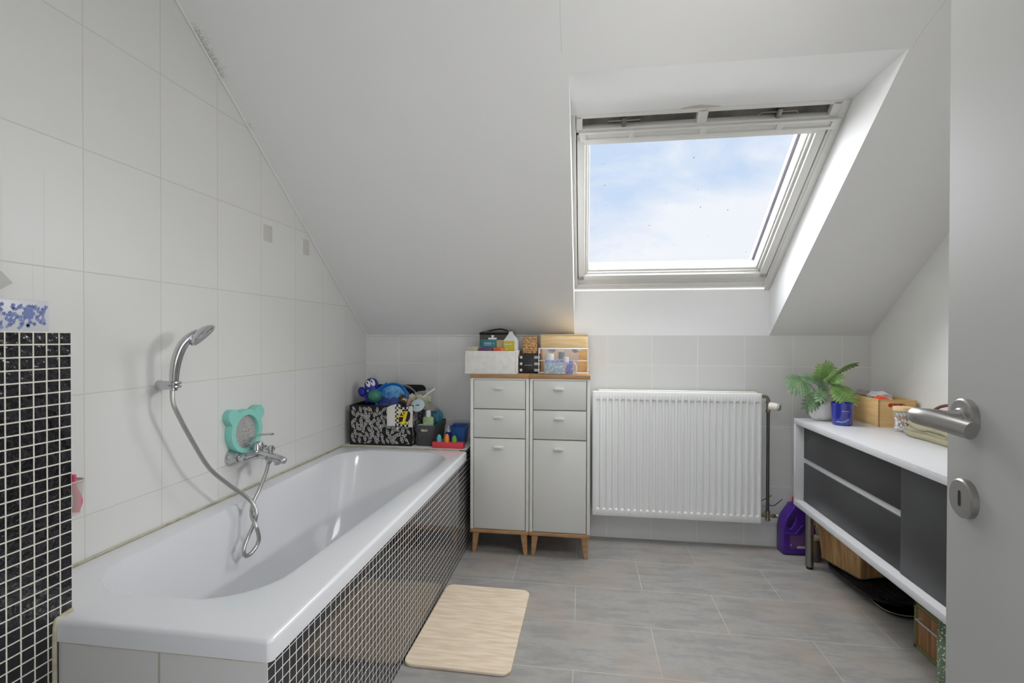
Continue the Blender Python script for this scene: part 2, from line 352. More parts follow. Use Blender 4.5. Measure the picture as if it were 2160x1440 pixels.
struct(obj('ceiling', bm, m_plaster, smooth=0), 'white sloping attic ceiling with the roof window recess', 'ceiling')
bm = B(); add_prism(bm, [(D, KN), (D + 0.12, KN), (D + 0.12, 1.33), (D, 1.42)], 0, WX1 - WX0, YZ(WX0))
struct(obj('trim_1', bm, m_plaster, smooth=0), 'painted upright apron below the roof window', 'window apron')
bm = B(); pts = [(XL + 0.003, y, slope_z(y) - 0.003) for y in (YC, 2.0, D - 0.003)]; add_tube(bm, pts, 0.004, 8); add_tube(bm, [(XL + 0.003, D - 0.003, KN - 0.002), (WX0 - 0.01, D - 0.003, KN - 0.002)], 0.003, 8)
struct(obj('trim_2', bm, pm('white_caulk', (228, 228, 224), 0.5)), 'white sealing bead between tiles and sloping ceiling', 'caulk')
bm = B(); add_tube(bm, [(XL + 0.006, 0.93, 0.547), (XL + 0.006, 2.62, 0.547)], 0.0035, 6); add_tube(bm, [(XL, 2.622, 0.549), (-0.625, 2.622, 0.549)], 0.0035, 6)
struct(obj('trim_3', bm, m_caulk), 'yellowed sealing joint along the bathtub', 'caulk')

# ------------------------------------------------------------------ roof window
ws = Vector((0, -0.8, 0.6)); wn = Vector((0, 0.6, 0.8))
WM = frame_m((WX0, D, 1.42), (1, 0, 0), ws, wn)      # local x, s (up slope), n (outwards); 
WD = WX1 - WX0
def framebox(bm, x0, x1, s0, s1, n0, n1, bev=0.003, mi=0): add_box(bm, x0, x1, s0, s1, n0, n1, bev, 2, WM, mi)
win = bpy.data.objects.new('window_1', None); C.objects.link(win); struct(win, 'white pivoting roof window with ventilation flap and clouded sky', 'window')
bm = B()
framebox(bm, 0, WD, 0.0, 0.046, 0.004, 0.12); framebox(bm, 0, WD, 0.044, 0.080, 0.014, 0.12)
framebox(bm, 0, 0.018, 0.04, 1.075, 0.0, 0.12); framebox(bm, 1.024, WD, 0.04, 1.075, 0.0, 0.12); framebox(bm, 1.034, WD, 0.0, 1.075, -0.006, 0.12)
framebox(bm, 0, WD, 1.066, 1.078, 0.0, 0.12)
obj('window_frame', bm, m_pvc, win)
bm = B(); framebox(bm, 0.012, 0.030, 0.07, 1.06, 0.03, 0.11, 0); framebox(bm, 1.012, 1.030, 0.07, 1.06, 0.03, 0.11, 0); framebox(bm, 0.02, 1.02, 0.078, 0.1, 0.03, 0.11, 0)
obj('gasket', bm, m_dark, win)
bm = B()   # sash: stepped mitred profile
def ring(bm, x0, x1, s0, s1, w, n0, n1, bev=0.004):
    framebox(bm, x0, x1, s0, s0 + w, n0, n1, bev); framebox(bm, x0, x1, s1 - w, s1, n0, n1, bev)
    framebox(bm, x0, x0 + w, s0, s1, n0, n1, bev); framebox(bm, x1 - w, x1, s0, s1, n0, n1, bev)
ring(bm, 0.0215, 1.0205, 0.088, 0.968, 0.036, 0.002, 0.09); ring(bm, 0.05, 0.992, 0.112, 0.955, 0.020, 0.018, 0.09); ring(bm, 0.064, 0.978, 0.128, 0.945, 0.014, 0.030, 0.09)
obj('window_sash', bm, m_pvc, win)
bm = B(); framebox(bm, 0.07, 0.972, 0.132, 0.94, 0.052, 0.058, 0)
m_glass = bpy.data.materials.new('window_glass'); m_glass.use_nodes = True; nt = m_glass.node_tree
for n in list(nt.nodes): nt.nodes.remove(n)
o_ = nt.nodes.new('ShaderNodeOutputMaterial'); mx = nt.nodes.new('ShaderNodeMixShader'); tr = nt.nodes.new('ShaderNodeBsdfTransparent'); gl = nt.nodes.new('ShaderNodeBsdfGlossy'); gl.inputs['Roughness'].default_value = 0.02
fr = nt.nodes.new('ShaderNodeFresnel'); fr.inputs['IOR'].default_value = 1.3; ge = nt.nodes.new('ShaderNodeNewGeometry'); nt.links.new(nmath(nt, 'MULTIPLY', fr.outputs[0], nmath(nt, 'SUBTRACT', 1.0, ge.outputs['Backfacing'])), mx.inputs[0]); nt.links.new(tr.outputs[0], mx.inputs[1]); nt.links.new(gl.outputs[0], mx.inputs[2]); nt.links.new(mx.outputs[0], o_.inputs[0])
obj('pane', bm, m_glass, win, smooth=0)
bm = B()   # small specks of dirt stuck on the outer side of the pane
for i in range(26):
    x = random.uniform(0.1, 0.93); s_ = random.uniform(0.17, 0.9); r = random.choice((0.0012, 0.0012, 0.0018, 0.0026))
    add_ball(bm, (x, s_, 0.0585), r, WM, n=8, sz=0.4)
obj('dirt_speck', bm, pm('dirt', (90, 92, 80), 0.9), win)['kind'] = 'stuff'
bm = B()   # dark flashing edge seen through the glass, right side
framebox(bm, 0.952, 0.975, 0.13, 0.95, 0.09, 0.12, 0); obj('flashing', bm, pm('grey_flashing', (150, 146, 158), 0.5, 0.3), win)
# ventilation bar
bm = B()
framebox(bm, 0.020, 1.044, 1.056, 1.074, -0.004, 0.03); framebox(bm, 0.020, 1.044, 0.996, 1.011, -0.004, 0.03)
for a, b_ in ((0.020, 0.046), (0.504, 0.544), (1.004, 1.044)): framebox(bm, a, b_, 1.0, 1.07, -0.004, 0.03)
obj('ventilation_housing', bm, m_pvc, win)
bm = B(); framebox(bm, 0.03, 1.03, 1.0, 1.07, 0.028, 0.034, 0); obj('ventilation_filter', bm, m_dust, win, smooth=0)
for cx in (0.215, 0.815):
    bm = B(); pts = [(cx - 0.075, 1.022, 0.010), (cx - 0.065, 1.036, 0.004), (cx, 1.036, 0.002), (cx + 0.065, 1.036, 0.004), (cx + 0.075, 1.022, 0.010)]
    add_tube(bm, [tuple(WM @ Vector(p)) for p in pts], 0.0028, 8); framebox(bm, cx - 0.009, cx + 0.009, 1.012, 1.05, -0.006, 0.02, 0.002)
    obj('spring_clip', bm, m_steel, win)
bm = B()   # flap (hand bar)
framebox(bm, 0.030, 1.050, 0.994, 1.004, -0.020, 0.004, 0.003); framebox(bm, 0.036, 1.046, 0.958, 0.970, -0.018, 0.004, 0.003)
framebox(bm, 0.036, 1.046, 0.968, 1.0, -0.008, 0.004, 0.0)
for a, b_ in ((0.034, 0.062), (0.236, 0.262), (0.522, 0.552), (0.816, 0.842), (1.020, 1.048)): framebox(bm, a, b_, 0.962, 1.0, -0.017, 0.0, 0.003)
obj('hand_bar', bm, m_pvc, win)

# ------------------------------------------------------------------ open door (door_1)
dE = Vector((0.1207, 0.9927, 0)).normalized(); dN = Vector((-dE.y, dE.x, 0))
hinge = Vector((0.5066, 0.7485, 0)) - dE * 0.783
DM = frame_m(hinge, dE, dN, (0, 0, 1))     # local a (to edge), n (room side), z   -> left-handed fix below
DM = Matrix(((dE.x, dN.x, 0, hinge.x), (dE.y, dN.y, 0, hinge.y), (0, 0, 1, 0), (0, 0, 0, 1)))
door = bpy.data.objects.new('door_1', None); C.objects.link(door); struct(door, 'open grey-white door leaf at the right edge with steel lever', 'door')
m_door = pm('light_grey_door_paint', (180, 180, 177), 0.55, spec=0.12, bump=(260, 0.06, 0.0008))
bm = B(); add_box(bm, 0, 0.832, -0.040, 0.0, 0.006, 2.02, 0.0015, 2, DM); obj('door_leaf', bm, m_door, door)
def disc(bm, a, z, r, n0, n1, bev=0.002, seg=48): 
    MM = DM @ T(a, n0, z) @ Matrix(((1, 0, 0, 0), (0, 0, 1, 0), (0, 1, 0, 0), (0, 0, 0, 1)))
    add_lathe(bm, [(r, 0), (r, (n1 - n0) - bev), (r - bev, n1 - n0)], seg, MM)
A0 = 0.783
HZ, KZ = 1.0437, 0.9366
bm = B(); disc(bm, A0, HZ, 0.0262, 0.0, 0.0095); disc(bm, A0, HZ, 0.0135, 0.0095, 0.0125); obj('handle_rosette', bm, m_steel2, door)
def dpt(a, n, z): return tuple(DM @ Vector((a, n, z)))
bm = B()
path = [(A0, 0.012, HZ), (A0, 0.032, HZ), (A0 - 0.002, 0.046, HZ + 0.001), (A0 - 0.007, 0.058, HZ + 0.002), (A0 - 0.020, 0.067, HZ + 0.004), (A0 - 0.042, 0.067, HZ + 0.004), (A0 - 0.066, 0.059, HZ + 0.002), (A0 - 0.095, 0.0455, HZ - 0.002)]
pp = catmull([dpt(*p) for p in path], 6); add_tube(bm, pp, [0.0095] * 6 + [0.0106] * (len(pp) - 6), 20)
hd = obj('door_handle', bm, m_steel2, door)
bm = B(); disc(bm, A0, KZ, 0.0258, 0.0, 0.0095); obj('keyhole_escutcheon', bm, m_steel2, door)
bm = B(); add_prism(bm, [(x, y) for x, y in rrect(-0.0026, 0.0026, -0.0105, 0.0105, 0.0025, 4)], 0.0, 0.0003, DM @ T(A0, 0.0096, KZ) @ Matrix(((1, 0, 0, 0), (0, 0, 1, 0), (0, 1, 0, 0), (0, 0, 0, 1)))); obj('keyhole', bm, m_dark, door)

# ------------------------------------------------------------------ added ceiling lamp, an unseen fixture carrying the overhead fill
lt = thing('added_ceiling_lamp', 'round opal glass ceiling lamp, unseen and added to carry the overhead fill', 'lamp', (0.38, 0.95, RC))
bm = B(); add_lathe(bm, [(0.15, 0), (0.15, -0.02), (0.14, -0.025)], 40); obj('lamp_base', bm, m_white, lt)
mo = pm('opal_glass', (240, 238, 232), 0.3); mo.node_tree.nodes['Principled BSDF'].inputs['Emission Color'].default_value = (1, 0.97, 0.92, 1); mo.node_tree.nodes['Principled BSDF'].inputs['Emission Strength'].default_value = 0.8
bm = B(); add_lathe(bm, [(0.14, -0.02), (0.14, -0.05), (0.12, -0.075), (0.06, -0.088), (0.001, -0.09)], 40); obj('lamp_shade', bm, mo, lt)

wl = thing('wall_lamp', 'white opal wall lamp on the right wall hidden behind the door', 'lamp', (XR, 1.28, 1.60))
bm = B(); add_box(bm, -0.02, 0.0, -0.24, 0.24, -0.09, 0.09, 0.004); obj('lamp_base', bm, m_white, wl)
bm = B(); add_box(bm, -0.085, -0.02, -0.23, 0.23, -0.085, 0.085, 0.015, 4); obj('lamp_shade', bm, mo, wl)

# ------------------------------------------------------------------ half wall with black mosaic
bm = B(); add_box(bm, XL, -1.1215, -0.0, 0.905, 0, 1.158); add_box(bm, XL, -1.1215, 0.905, 0.957, 0.5462, 1.158)
hw = obj('wall_partition', bm, pm('partition_plaster', (215, 214, 208), 0.6), smooth=0); struct(hw, 'half-height partition wall beside the bathtub', 'wall')
bm = B(); add_box(bm, -1.1215, -1.117, -0.0, 0.918, 0, 1.161); add_box(bm, -1.1215, -1.117, 0.918, 0.9585, 0.5462, 1.161); add_box(bm, XL, -1.1215, 0, 0.9585, 1.158, 1.161)
add_box(bm, XL, -1.1215, 0.957, 0.9585, 0.547, 1.158)
struct(obj('trim_4', bm, m_mos_wall, smooth=0), 'black glass mosaic cladding of the half wall', 'mosaic')
bm = B(); pts = [(-1.1165, 0.920, 0.02), (-1.1160, 0.921, 0.2), (-1.1165, 0.920, 0.4), (-1.116, 0.921, 0.53), (-1.116, 0.932, 0.545), (-1.116, 0.958, 0.549)]; add_tube(bm, catmull(pts, 5), 0.0048, 8)
struct(obj('trim_5', bm, m_caulk), 'rough yellowed caulk between half wall and tub', 'caulk')

# ------------------------------------------------------------------ bathtub
ZT = 0.545
tub = thing('bathtub', 'white enamel bathtub with black mosaic side along left wall', 'bathtub', (-0.975, 1.77, 0))
def L3(lp, z): return [(x + 0.975, y - 1.77, z) for x, y in lp]
K, Mx = 8, 14
def inner(t, z):
    # t 0..1 from rim to tub floor
    i_n, i_f, i_s = 0.10 * t, 0.34 * t ** 1.1, 0.085 * t ** 0.9
    lp = rrect(-1.268 + i_s, -0.682 - i_s, 1.046 + i_n, 2.565 - i_f, 0.16 - 0.03 * t, K, Mx); o = []
    for x, y in lp:
        k = max(0.0, min(1.0, (2.35 - y) / 1.3)); cx = -0.985
        x2 = x - (0.072 * k if x > cx else -0.035 * k) * min(1, abs(x - cx) / 0.2)
        o.append((x2, y))
    return [(x + 0.975, y - 1.77, z) for x, y in o]
X0, X1, Y0, Y1 = XL + 0.002, -0.617, 0.922, 2.62
bm = B(); loops = []
r0 = 0.012
loops.append(L3(rrect(X0, X1, Y0, Y1, r0, K, Mx), ZT - 0.046))
loops.append(L3(rrect(X0, X1, Y0, Y1, r0, K, Mx), ZT - 0.010))
for q in (20, 45, 70): 
    ii = 0.010 * (1 - math.cos(math.radians(q))); zz = ZT - 0.010 + 0.010 * math.sin(math.radians(q))
    loops.append(L3(rrect(X0 + ii, X1 - ii, Y0 + ii, Y1 - ii, r0, K, Mx), zz))
loops.append(L3(rrect(X0 + 0.012, X1 - 0.012, Y0 + 0.012, Y1 - 0.012, r0, K, Mx), ZT))
def grow(lp, g):
    o = []
    for x, y, z in lp:
        o.append((x + (0.0 if abs(x) < 1e-6 else g * (1 if x > 0 else -1)) * min(1, abs(x) / 0.2), y + g * (1 if y > 0 else -1) * min(1, abs(y) / 0.6), z))
    return o
loops.append(grow(inner(0, ZT + 0.0), 0.016))
for t_, z_ in ((0, ZT - 0.003), (0.012, ZT - 0.010), (0.035, ZT - 0.025), (0.12, ZT - 0.07), (0.28, ZT - 0.15), (0.5, ZT - 0.26), (0.72, ZT - 0.345), (0.88, ZT - 0.385), (1.0, ZT - 0.402), (1.3, ZT - 0.41)):
    loops.append(inner(t_, z_))
add_loft(bm, loops, False, True); obj('tub_basin', bm, m_enamel, tub, smooth=50)
bm = B(); add_lathe(bm, [(0.03, 0), (0.03, 0.004), (0.022, 0.006)], 28, T(0.0, -0.35, 0.1352)); obj('drain', bm, m_chrome, tub)
# masonry apron and ledge behind the tub: part of the building
bm = B(); add_box(bm, -0.66, -0.630, 0.9305, D, 0, 0.4985); add_box(bm, -0.66, -0.630, 2.6215, D, 0.4985, 0.5485)
struct(obj('trim_6', bm, m_mos_tub, smooth=0), 'black glass mosaic side panel of the bathtub', 'mosaic')
bm = B(); add_box(bm, -1.118, -0.6300, 0.9295, 0.9303, 0, 0.4985); add_box(bm, -1.118, -0.66, 0.9303, 0.96, 0, 0.4985)
struct(obj('trim_7', bm, m_panel, smooth=0), 'white tiled end panel of the bathtub', 'tiles')
bm = B(); add_box(bm, XL, -0.6302, 2.6225, D, 0, 0.5485, 0); add_box(bm, XL + 0.001, -0.622, 2.624, D - 0.001, 0.546, 0.5505, 0.0015)
struct(obj('trim_8', bm, m_ledge), 'white ledge at the far end of the bathtub', 'ledge')
bm = B(); add_tube(bm, [(-1.112, 0.9285, 0.496), (-0.64, 0.9285, 0.496)], 0.003, 6); struct(obj('trim_9', bm, m_caulk), 'yellowed joint under the tub rim', 'caulk')

# ------------------------------------------------------------------ hand shower, hose, mixer, mirror
def ringed(pts, r, n=10, step=0.004):
    # corrugated metal hose: resample evenly and alternate radius
    P = catmull(pts, 14); d = [0]
    for a, b_ in zip(P[:-1], P[1:]): d.append(d[-1] + (b_ - a).length)
    m = int(d[-1] / step); o = []; k = 0
    for i in range(m + 1):
        t = d[-1] * i / m
        while k < len(d) - 2 and d[k + 1] < t: k += 1
        f = (t - d[k]) / max(1e-9, d[k + 1] - d[k]); o.append(P[k].lerp(P[k + 1], f))
    return o, [r * (1.0 if i % 2 else 0.86) for i in range(m + 1)]
sh = thing('hand_shower', 'chrome hand shower head resting in its wall holder', 'shower head', (-1.252, 1.384, 0.985))
rel = lambda P, o: [tuple(Vector(p) - Vector(o)) for p in P]
so = (-1.252, 1.384, 0.985)
hp = catmull(rel([(-1.251, 1.386, 0.985), (-1.250, 1.386, 1.012), (-1.244, 1.383, 1.05), (-1.235, 1.384, 1.09), (-1.222, 1.390, 1.126), (-1.205, 1.402, 1.150), (-1.192, 1.418, 1.162)], so), 6)
bm = B(); m_ = len(hp); add_tube(bm, hp, [0.0105 + 0.0025 * math.sin(PI * i / (m_ - 1)) + 0.003 * (i / (m_ - 1)) for i in range(m_)], 16); obj('shower_handle', bm, m_chrome, sh)
hx = Vector((0.10, 0.83, 0.52)).normalized(); hz = Vector((0.62, 0.30, -0.72)); hz = (hz - hx * hz.dot(hx)).normalized(); hy = hz.cross(hx)
HM = frame_m(Vector((-1.186, 1.424, 1.158)) - Vector(so), hx, hy, hz)
bm = B(); add_lathe(bm, [(0.001, -0.017), (0.014, -0.016), (0.025, -0.011), (0.033, -0.003), (0.036, 0.003), (0.036, 0.008), (0.033, 0.010)], 32, HM, sx=1.32, sy=1.05); obj('shower_head', bm, m_chrome, sh)
bm = B(); add_lathe(bm, [(0.031, 0.0095), (0.030, 0.012), (0.001, 0.0125)], 32, HM, sx=1.3, sy=1.03)
obj('spray_face', bm, pm('grey_spray_plate', (150, 152, 152), 0.4), sh)
hl = thing('shower_holder', 'chrome cylindrical wall holder for the hand shower', 'shower holder', (XL, 1.42, 0.997))
XM = frame_m((0, 0, 0), (0, 1, 0), (0, 0, 1), (1, 0, 0))
bm = B(); add_lathe(bm, [(0.0165, 0), (0.0165, 0.004), (0.0145, 0.008), (0.0135, 0.055), (0.0125, 0.06)], 28, XM); obj('holder_arm', bm, m_chrome, hl)
bm = B(); add_tube(bm, [(0.083 + 0.0165 * math.cos(a), -0.032 + 0.0165 * math.sin(a), 0) for a in [math.radians(200 + 20 * i) for i in range(-2, 13)]], 0.0045, 8)
add_tube(bm, [(0.083 + 0.0165 * math.cos(a), -0.032 + 0.0165 * math.sin(a), 0.012) for a in [math.radians(200 + 20 * i) for i in range(-2, 13)]], 0.0045, 8)
add_box(bm, 0.056, 0.074, -0.018, -0.004, -0.010, 0.014, 0.004); obj('cradle', bm, m_chrome, hl)
ho = [(-1.252, 1.382, 0.985), (-1.249, 1.380, 0.955), (-1.245, 1.390, 0.92), (-1.24, 1.436, 0.834)] + [(-1.23, 1.505, 0.719), (-1.22, 1.582, 0.642), (-1.205, 1.639, 0.589), (-1.185, 1.666, 0.548), (-1.165, 1.658, 0.513), (-1.172, 1.652, 0.478), (-1.18, 1.632, 0.44), (-1.172, 1.599, 0.411), (-1.168, 1.605, 0.385), (-1.165, 1.639, 0.388), (-1.16, 1.664, 0.419), (-1.155, 1.644, 0.471), (-1.185, 1.66, 0.508), (-1.205, 1.696, 0.54), (-1.205, 1.729, 0.576), (-1.197, 1.757, 0.629), (-1.19, 1.764, 0.667)]
P_, R_ = ringed(ho, 0.0072); bm = B(); add_tube(bm, P_, R_, 10)
tag(obj('shower_hose', bm, pm('hose_metal', (186, 186, 184), 0.34, 0.9), smooth=70), 'grey metal shower hose hanging in a twisted loop into the tub', 'hose')
mx = thing('bath_mixer', 'chrome single-lever bath mixer tap on the left wall', 'tap', (XL, 1.82, 0.690))
for yy in (-0.075, 0.085):
    bm = B(); add_lathe(bm, [(0.033, 0.0), (0.033, 0.004), (0.028, 0.012), (0.018, 0.030), (0.016, 0.036)], 32, XM @ T(yy, 0, 0)); obj('wall_flange', bm, m_chrome, mx)
bm = B()
add_lathe(bm, [(0.0125, 0.03), (0.0125, 0.052)], 6, XM @ T(-0.075, 0, 0)); add_lathe(bm, [(0.0125, 0.03), (0.0125, 0.052)], 6, XM @ T(0.085, 0, 0))
add_tube(bm, [(0.058, -0.092, 0), (0.058, -0.085, 0), (0.058, -0.03, 0), (0.060, 0.0, 0.0), (0.058, 0.03, 0), (0.058, 0.095, 0)], [0.008, 0.0145, 0.0155, 0.021, 0.0155, 0.0145], 20)
sp_ = catmull([(0.058, 0.0, 0.002), (0.085, 0.0, -0.002), (0.12, 0.0, -0.010), (0.150, 0.0, -0.017), (0.168, 0.0, -0.022)], 5)
add_tube(bm, sp_, [0.020 - 0.0055 * i / (len(sp_) - 1) for i in range(len(sp_))], 20)
add_ball(bm, (0.168, 0, -0.0225), 0.0145); add_lathe(bm, [(0.010, 0), (0.010, 0.012)], 20, T(0.143, -0.05, -0.03) @ R(0, 'X') @ T(0, 0.05, -0.01)); add_lathe(bm, [(0.009, 0), (0.011, 0.006), (0.011, 0.016)], 18, T(0.143, -0.052, -0.022) @ T(0, 0.0, 0))
add_tube(bm, [(0.10, 0.0, -0.01), (0.125, -0.03, -0.012), (0.143, -0.052, -0.012)], 0.009, 14)
obj('mixer_body', bm, m_chrome, mx)
bm = B(); add_lathe(bm, [(0.019, 0.0), (0.0195, 0.026), (0.016, 0.034), (0.006, 0.037)], 28, T(0.062, 0, 0.012))
lp = catmull([(0.052, -0.006, 0.035), (0.040, -0.022, 0.048), (0.050, -0.02, 0.066), (0.085, -0.008, 0.078), (0.125, 0.0, 0.080)], 6)
for off in (-0.006, 0.0, 0.006): add_tube(bm, [(p.x, p.y + off, p.z) for p in lp], 0.0034, 10)
obj('mixer_lever', bm, m_chrome, mx)
bm = B(); add_lathe(bm, [(0.007, 0.0), (0.007, 0.014), (0.010, 0.016), (0.010, 0.030), (0.008, 0.032)], 20, T(0.118, 0, 0.003)); obj('diverter_knob', bm, m_chrome, mx)
bear = thing('bear_mirror', 'turquoise bear-shaped bath mirror standing on the mixer tap', 'mirror', (XL, 1.800, 0.783), rz=0)
MM = frame_m((0.004, 0, 0), (0, 1, 0), (0, 0, 1), (1, 0, 0)) @ R(-3, 'Y')
pts = []
for i in range(96):
    a = 2 * PI * i / 96; r = 0.087
    x, y = r * math.cos(a), r * math.sin(a)
    best = r
    for ex, ey, er in ((-0.070, 0.066, 0.029), (0.070, 0.066, 0.029)):
        # ray / ear-circle outer intersection
        dx, dy = math.cos(a), math.sin(a); b_ = dx * ex + dy * ey; c_ = ex * ex + ey * ey - er * er; disc_ = b_ * b_ - c_
        if disc_ > 0: best = max(best, b_ + math.sqrt(disc_))
    pts.append((best * math.cos(a), best * math.sin(a) * 0.98))
inn = [(0.062 * math.cos(2 * PI * i / 96), 0.064 * math.sin(2 * PI * i / 96) - 0.002) for i in range(96)]
bm = B()
lo = [[(x, y, 0.0) for x, y in pts], [(x, y, 0.026) for x, y in pts], [(x * 0.975, y * 0.975, 0.030) for x, y in pts], [(x * 1.03, y * 1.03, 0.030) for x, y in inn], [(x, y, 0.027) for x, y in inn], [(x, y, 0.015) for x, y in inn]]
add_loft(bm, lo, True, False, True, MM); obj('mirror_frame', bm, pm('turquoise_plastic', (136, 202, 190), 0.45), bear)
bm = B(); add_loft(bm, [[(x, y, 0.0150) for x, y in inn], [(x, y, 0.0165) for x, y in inn]], True, True, True, MM)
obj('mirror_glass', bm, pm('water_spotted_mirror', (206, 204, 202), 0.35, 0.4, noise=(260, (150, 150, 148), 0.42, 0.6), bump=(300, 0.5, 0.001)), bear)

# faint square adhesive marks on the tiles
for nm, (y0, y1, z0, z1) in (('left', (1.948, 2.006, 1.556, 1.626)), ('right', (2.250, 2.300, 1.548, 1.622))):
    bm = B(); add_box(bm, XL, XL + 0.0012, y0, y1, z0, z1, 0.0004)
    tag(obj('adhesive_patch', bm, pm('old_adhesive', (196, 194, 188), 0.6, bump=(60, 0.3, 0.001))), 'faint grey adhesive patch on wall tile, %s one of two' % ('nearer the camera' if nm == 'left' else 'closer to the sloping ceiling,'), 'adhesive patch')

# ------------------------------------------------------------------ left edge: floral tile, shelf corner, cup
def floral_mat():
    m = bpy.data.materials.new('blue_floral_print'); m.use_nodes = True; return m
ft = thing('floral_tile', 'white tile with blue floral print standing on the black half wall', 'decorative tile', (XL + 0.002, 0.98, 1.1612))
bm = B(); add_box(bm, 0, 0.008, -0.102, 0.102, 0, 0.076, 0.001); obj('tile_plate', bm, pm('glazed_white', (206, 208, 214), 0.25), ft)
bm = B(); FM = frame_m((0.0082, 0, 0.038), (0, 1, 0), (0, 0, 1), (1, 0, 0)); rnd = random.Random(11)
def petal(bm, cx, cy, a, l, w, MM, z=0.0, mi=0):
    o = []
    for i in range(10):
        t = i / 9; o.append((t * l, w * math.sin(PI * t) ** 0.8))
    for i in range(8, 0, -1):
        t = i / 9; o.append((t * l, -w * math.sin(PI * t) ** 0.8))
    ca, sa = math.cos(a), math.sin(a)
    vs = [bm.verts.new(MM @ Vector((cx + x * ca - y * sa, cy + x * sa + y * ca, z))) for x, y in o]
    try: f = bm.faces.new(vs); f.material_index = mi
    except ValueError: pass
for i in range(120):
    cx, cy = rnd.uniform(-0.092, 0.092), rnd.uniform(-0.029, 0.029); k = rnd.random(); a = rnd.uniform(0, 6.28)
    if (cx - 0.055) ** 2 + (cy - 0.006) ** 2 < 0.017 ** 2: continue
    if k < 0.35:
        for j in range(5): petal(bm, cx, cy, a + j * 1.257, 0.0055, 0.0018, FM, 0.00005 * (i % 9))
    elif k < 0.7:
        for j in range(4):
            px, py = cx + j * 0.0035 * math.cos(a), cy + j * 0.0035 * math.sin(a)
            if abs(px) < .094 and abs(py) < .031: petal(bm, px, py, a + 0.8, 0.005, 0.0012, FM, 0.00005 * (i % 9)); petal(bm, px, py, a - 0.8, 0.005, 0.0012, FM, 0.00005 * (i % 9))
    else: petal(bm, cx, max(-.022, min(.016, cy)), 1.2 + rnd.uniform(-.4, .4), 0.014, 0.0022, FM, 0.00005 * (i % 9))
for j in range(6): petal(bm, 0.055, 0.006, j * 1.047, 0.015, 0.0065, FM, 0.0006 + j * 0.00004)
obj('floral_print', bm, pm('faded_blue_ink', (112, 128, 184), 0.4), ft, smooth=0)
bm = B(); add_loft(bm, [[(x, 0.88, 1.335), (x, 0.958, 1.297), (x, 0.981, 1.273), (x, 0.958, 1.257), (x, 0.88, 1.225)] for x in (XL, -1.296)], True, True)
tag(obj('shelf_corner', bm, pm('grey_metal_shelf', (170, 170, 168), 0.4, 0.2), smooth=0), 'grey pointed corner of a wall fitting at the left picture edge', 'wall fitting')
cup = thing('suction_cup_holder', 'clear plastic beaker hanging on the wall behind the half wall', 'beaker', (-1.302, 1.113, 0.694))
m_clear = pm('clear_plastic', (214, 208, 198), 0.12, alpha=0.28, spec=0.6)
m_clear2 = pm('clear_acrylic', (236, 238, 244), 0.08, alpha=0.10, spec=0.6)
bm = B(); add_lathe(bm, [(0.001, 0.0), (0.020, 0.0), (0.023, 0.03), (0.027, 0.085), (0.0258, 0.085), (0.0218, 0.03), (0.0188, 0.003), (0.001, 0.003)], 32); obj('beaker', bm, m_clear, cup)
bm = B(); add_tube(bm, [(0.0275 * math.cos(2 * PI * i / 32), 0.0275 * math.sin(2 * PI * i / 32), 0.086) for i in range(32)], 0.0028, 8, True); add_lathe(bm, [(0.014, 0), (0.006, 0.008)], 20, frame_m((-0.0317, 0, 0.075), (0, 1, 0), (0, 0, 1), (1, 0, 0))); obj('ring', bm, pm('cloudy_ring', (186, 180, 168), 0.3), cup)
rz_ = thing('razor', 'pink disposable razor standing in the wall beaker', 'razor', (-1.297, 1.122, 0.699))
bm = B(); add_tube(bm, catmull([(0, 0, 0), (0.004, 0.004, 0.03), (0.002, -0.004, 0.06), (0.0, -0.008, 0.095)], 5), [0.0085, 0.0088, 0.009, 0.0095, 0.010, 0.0095, 0.009, 0.0085, 0.008, 0.0075, 0.007, 0.007, 0.007, 0.007, 0.007, 0.006][:16], 12); obj('razor_grip', bm, pm('pink_plastic', (224, 70, 120), 0.35), rz_)
bm = B(); add_box(bm, -0.018, 0.014, -0.016, -0.008, 0.088, 0.1, 0.002); obj('razor_head', bm, pm('pink_plastic', (224, 70, 120), 0.35), rz_)
bm = B(); add_box(bm, -0.008, 0.008, -0.005, 0.005, 0.0, 0.112, 0.001, M=T(-1.306, 1.110, 0.699)); tag(obj('toothpaste_box', bm, pm('purple_card', (140, 80, 130), 0.5, noise=(60, (190, 130, 170), 0.4, 0.6))), 'purple printed carton standing in the wall beaker', 'carton')

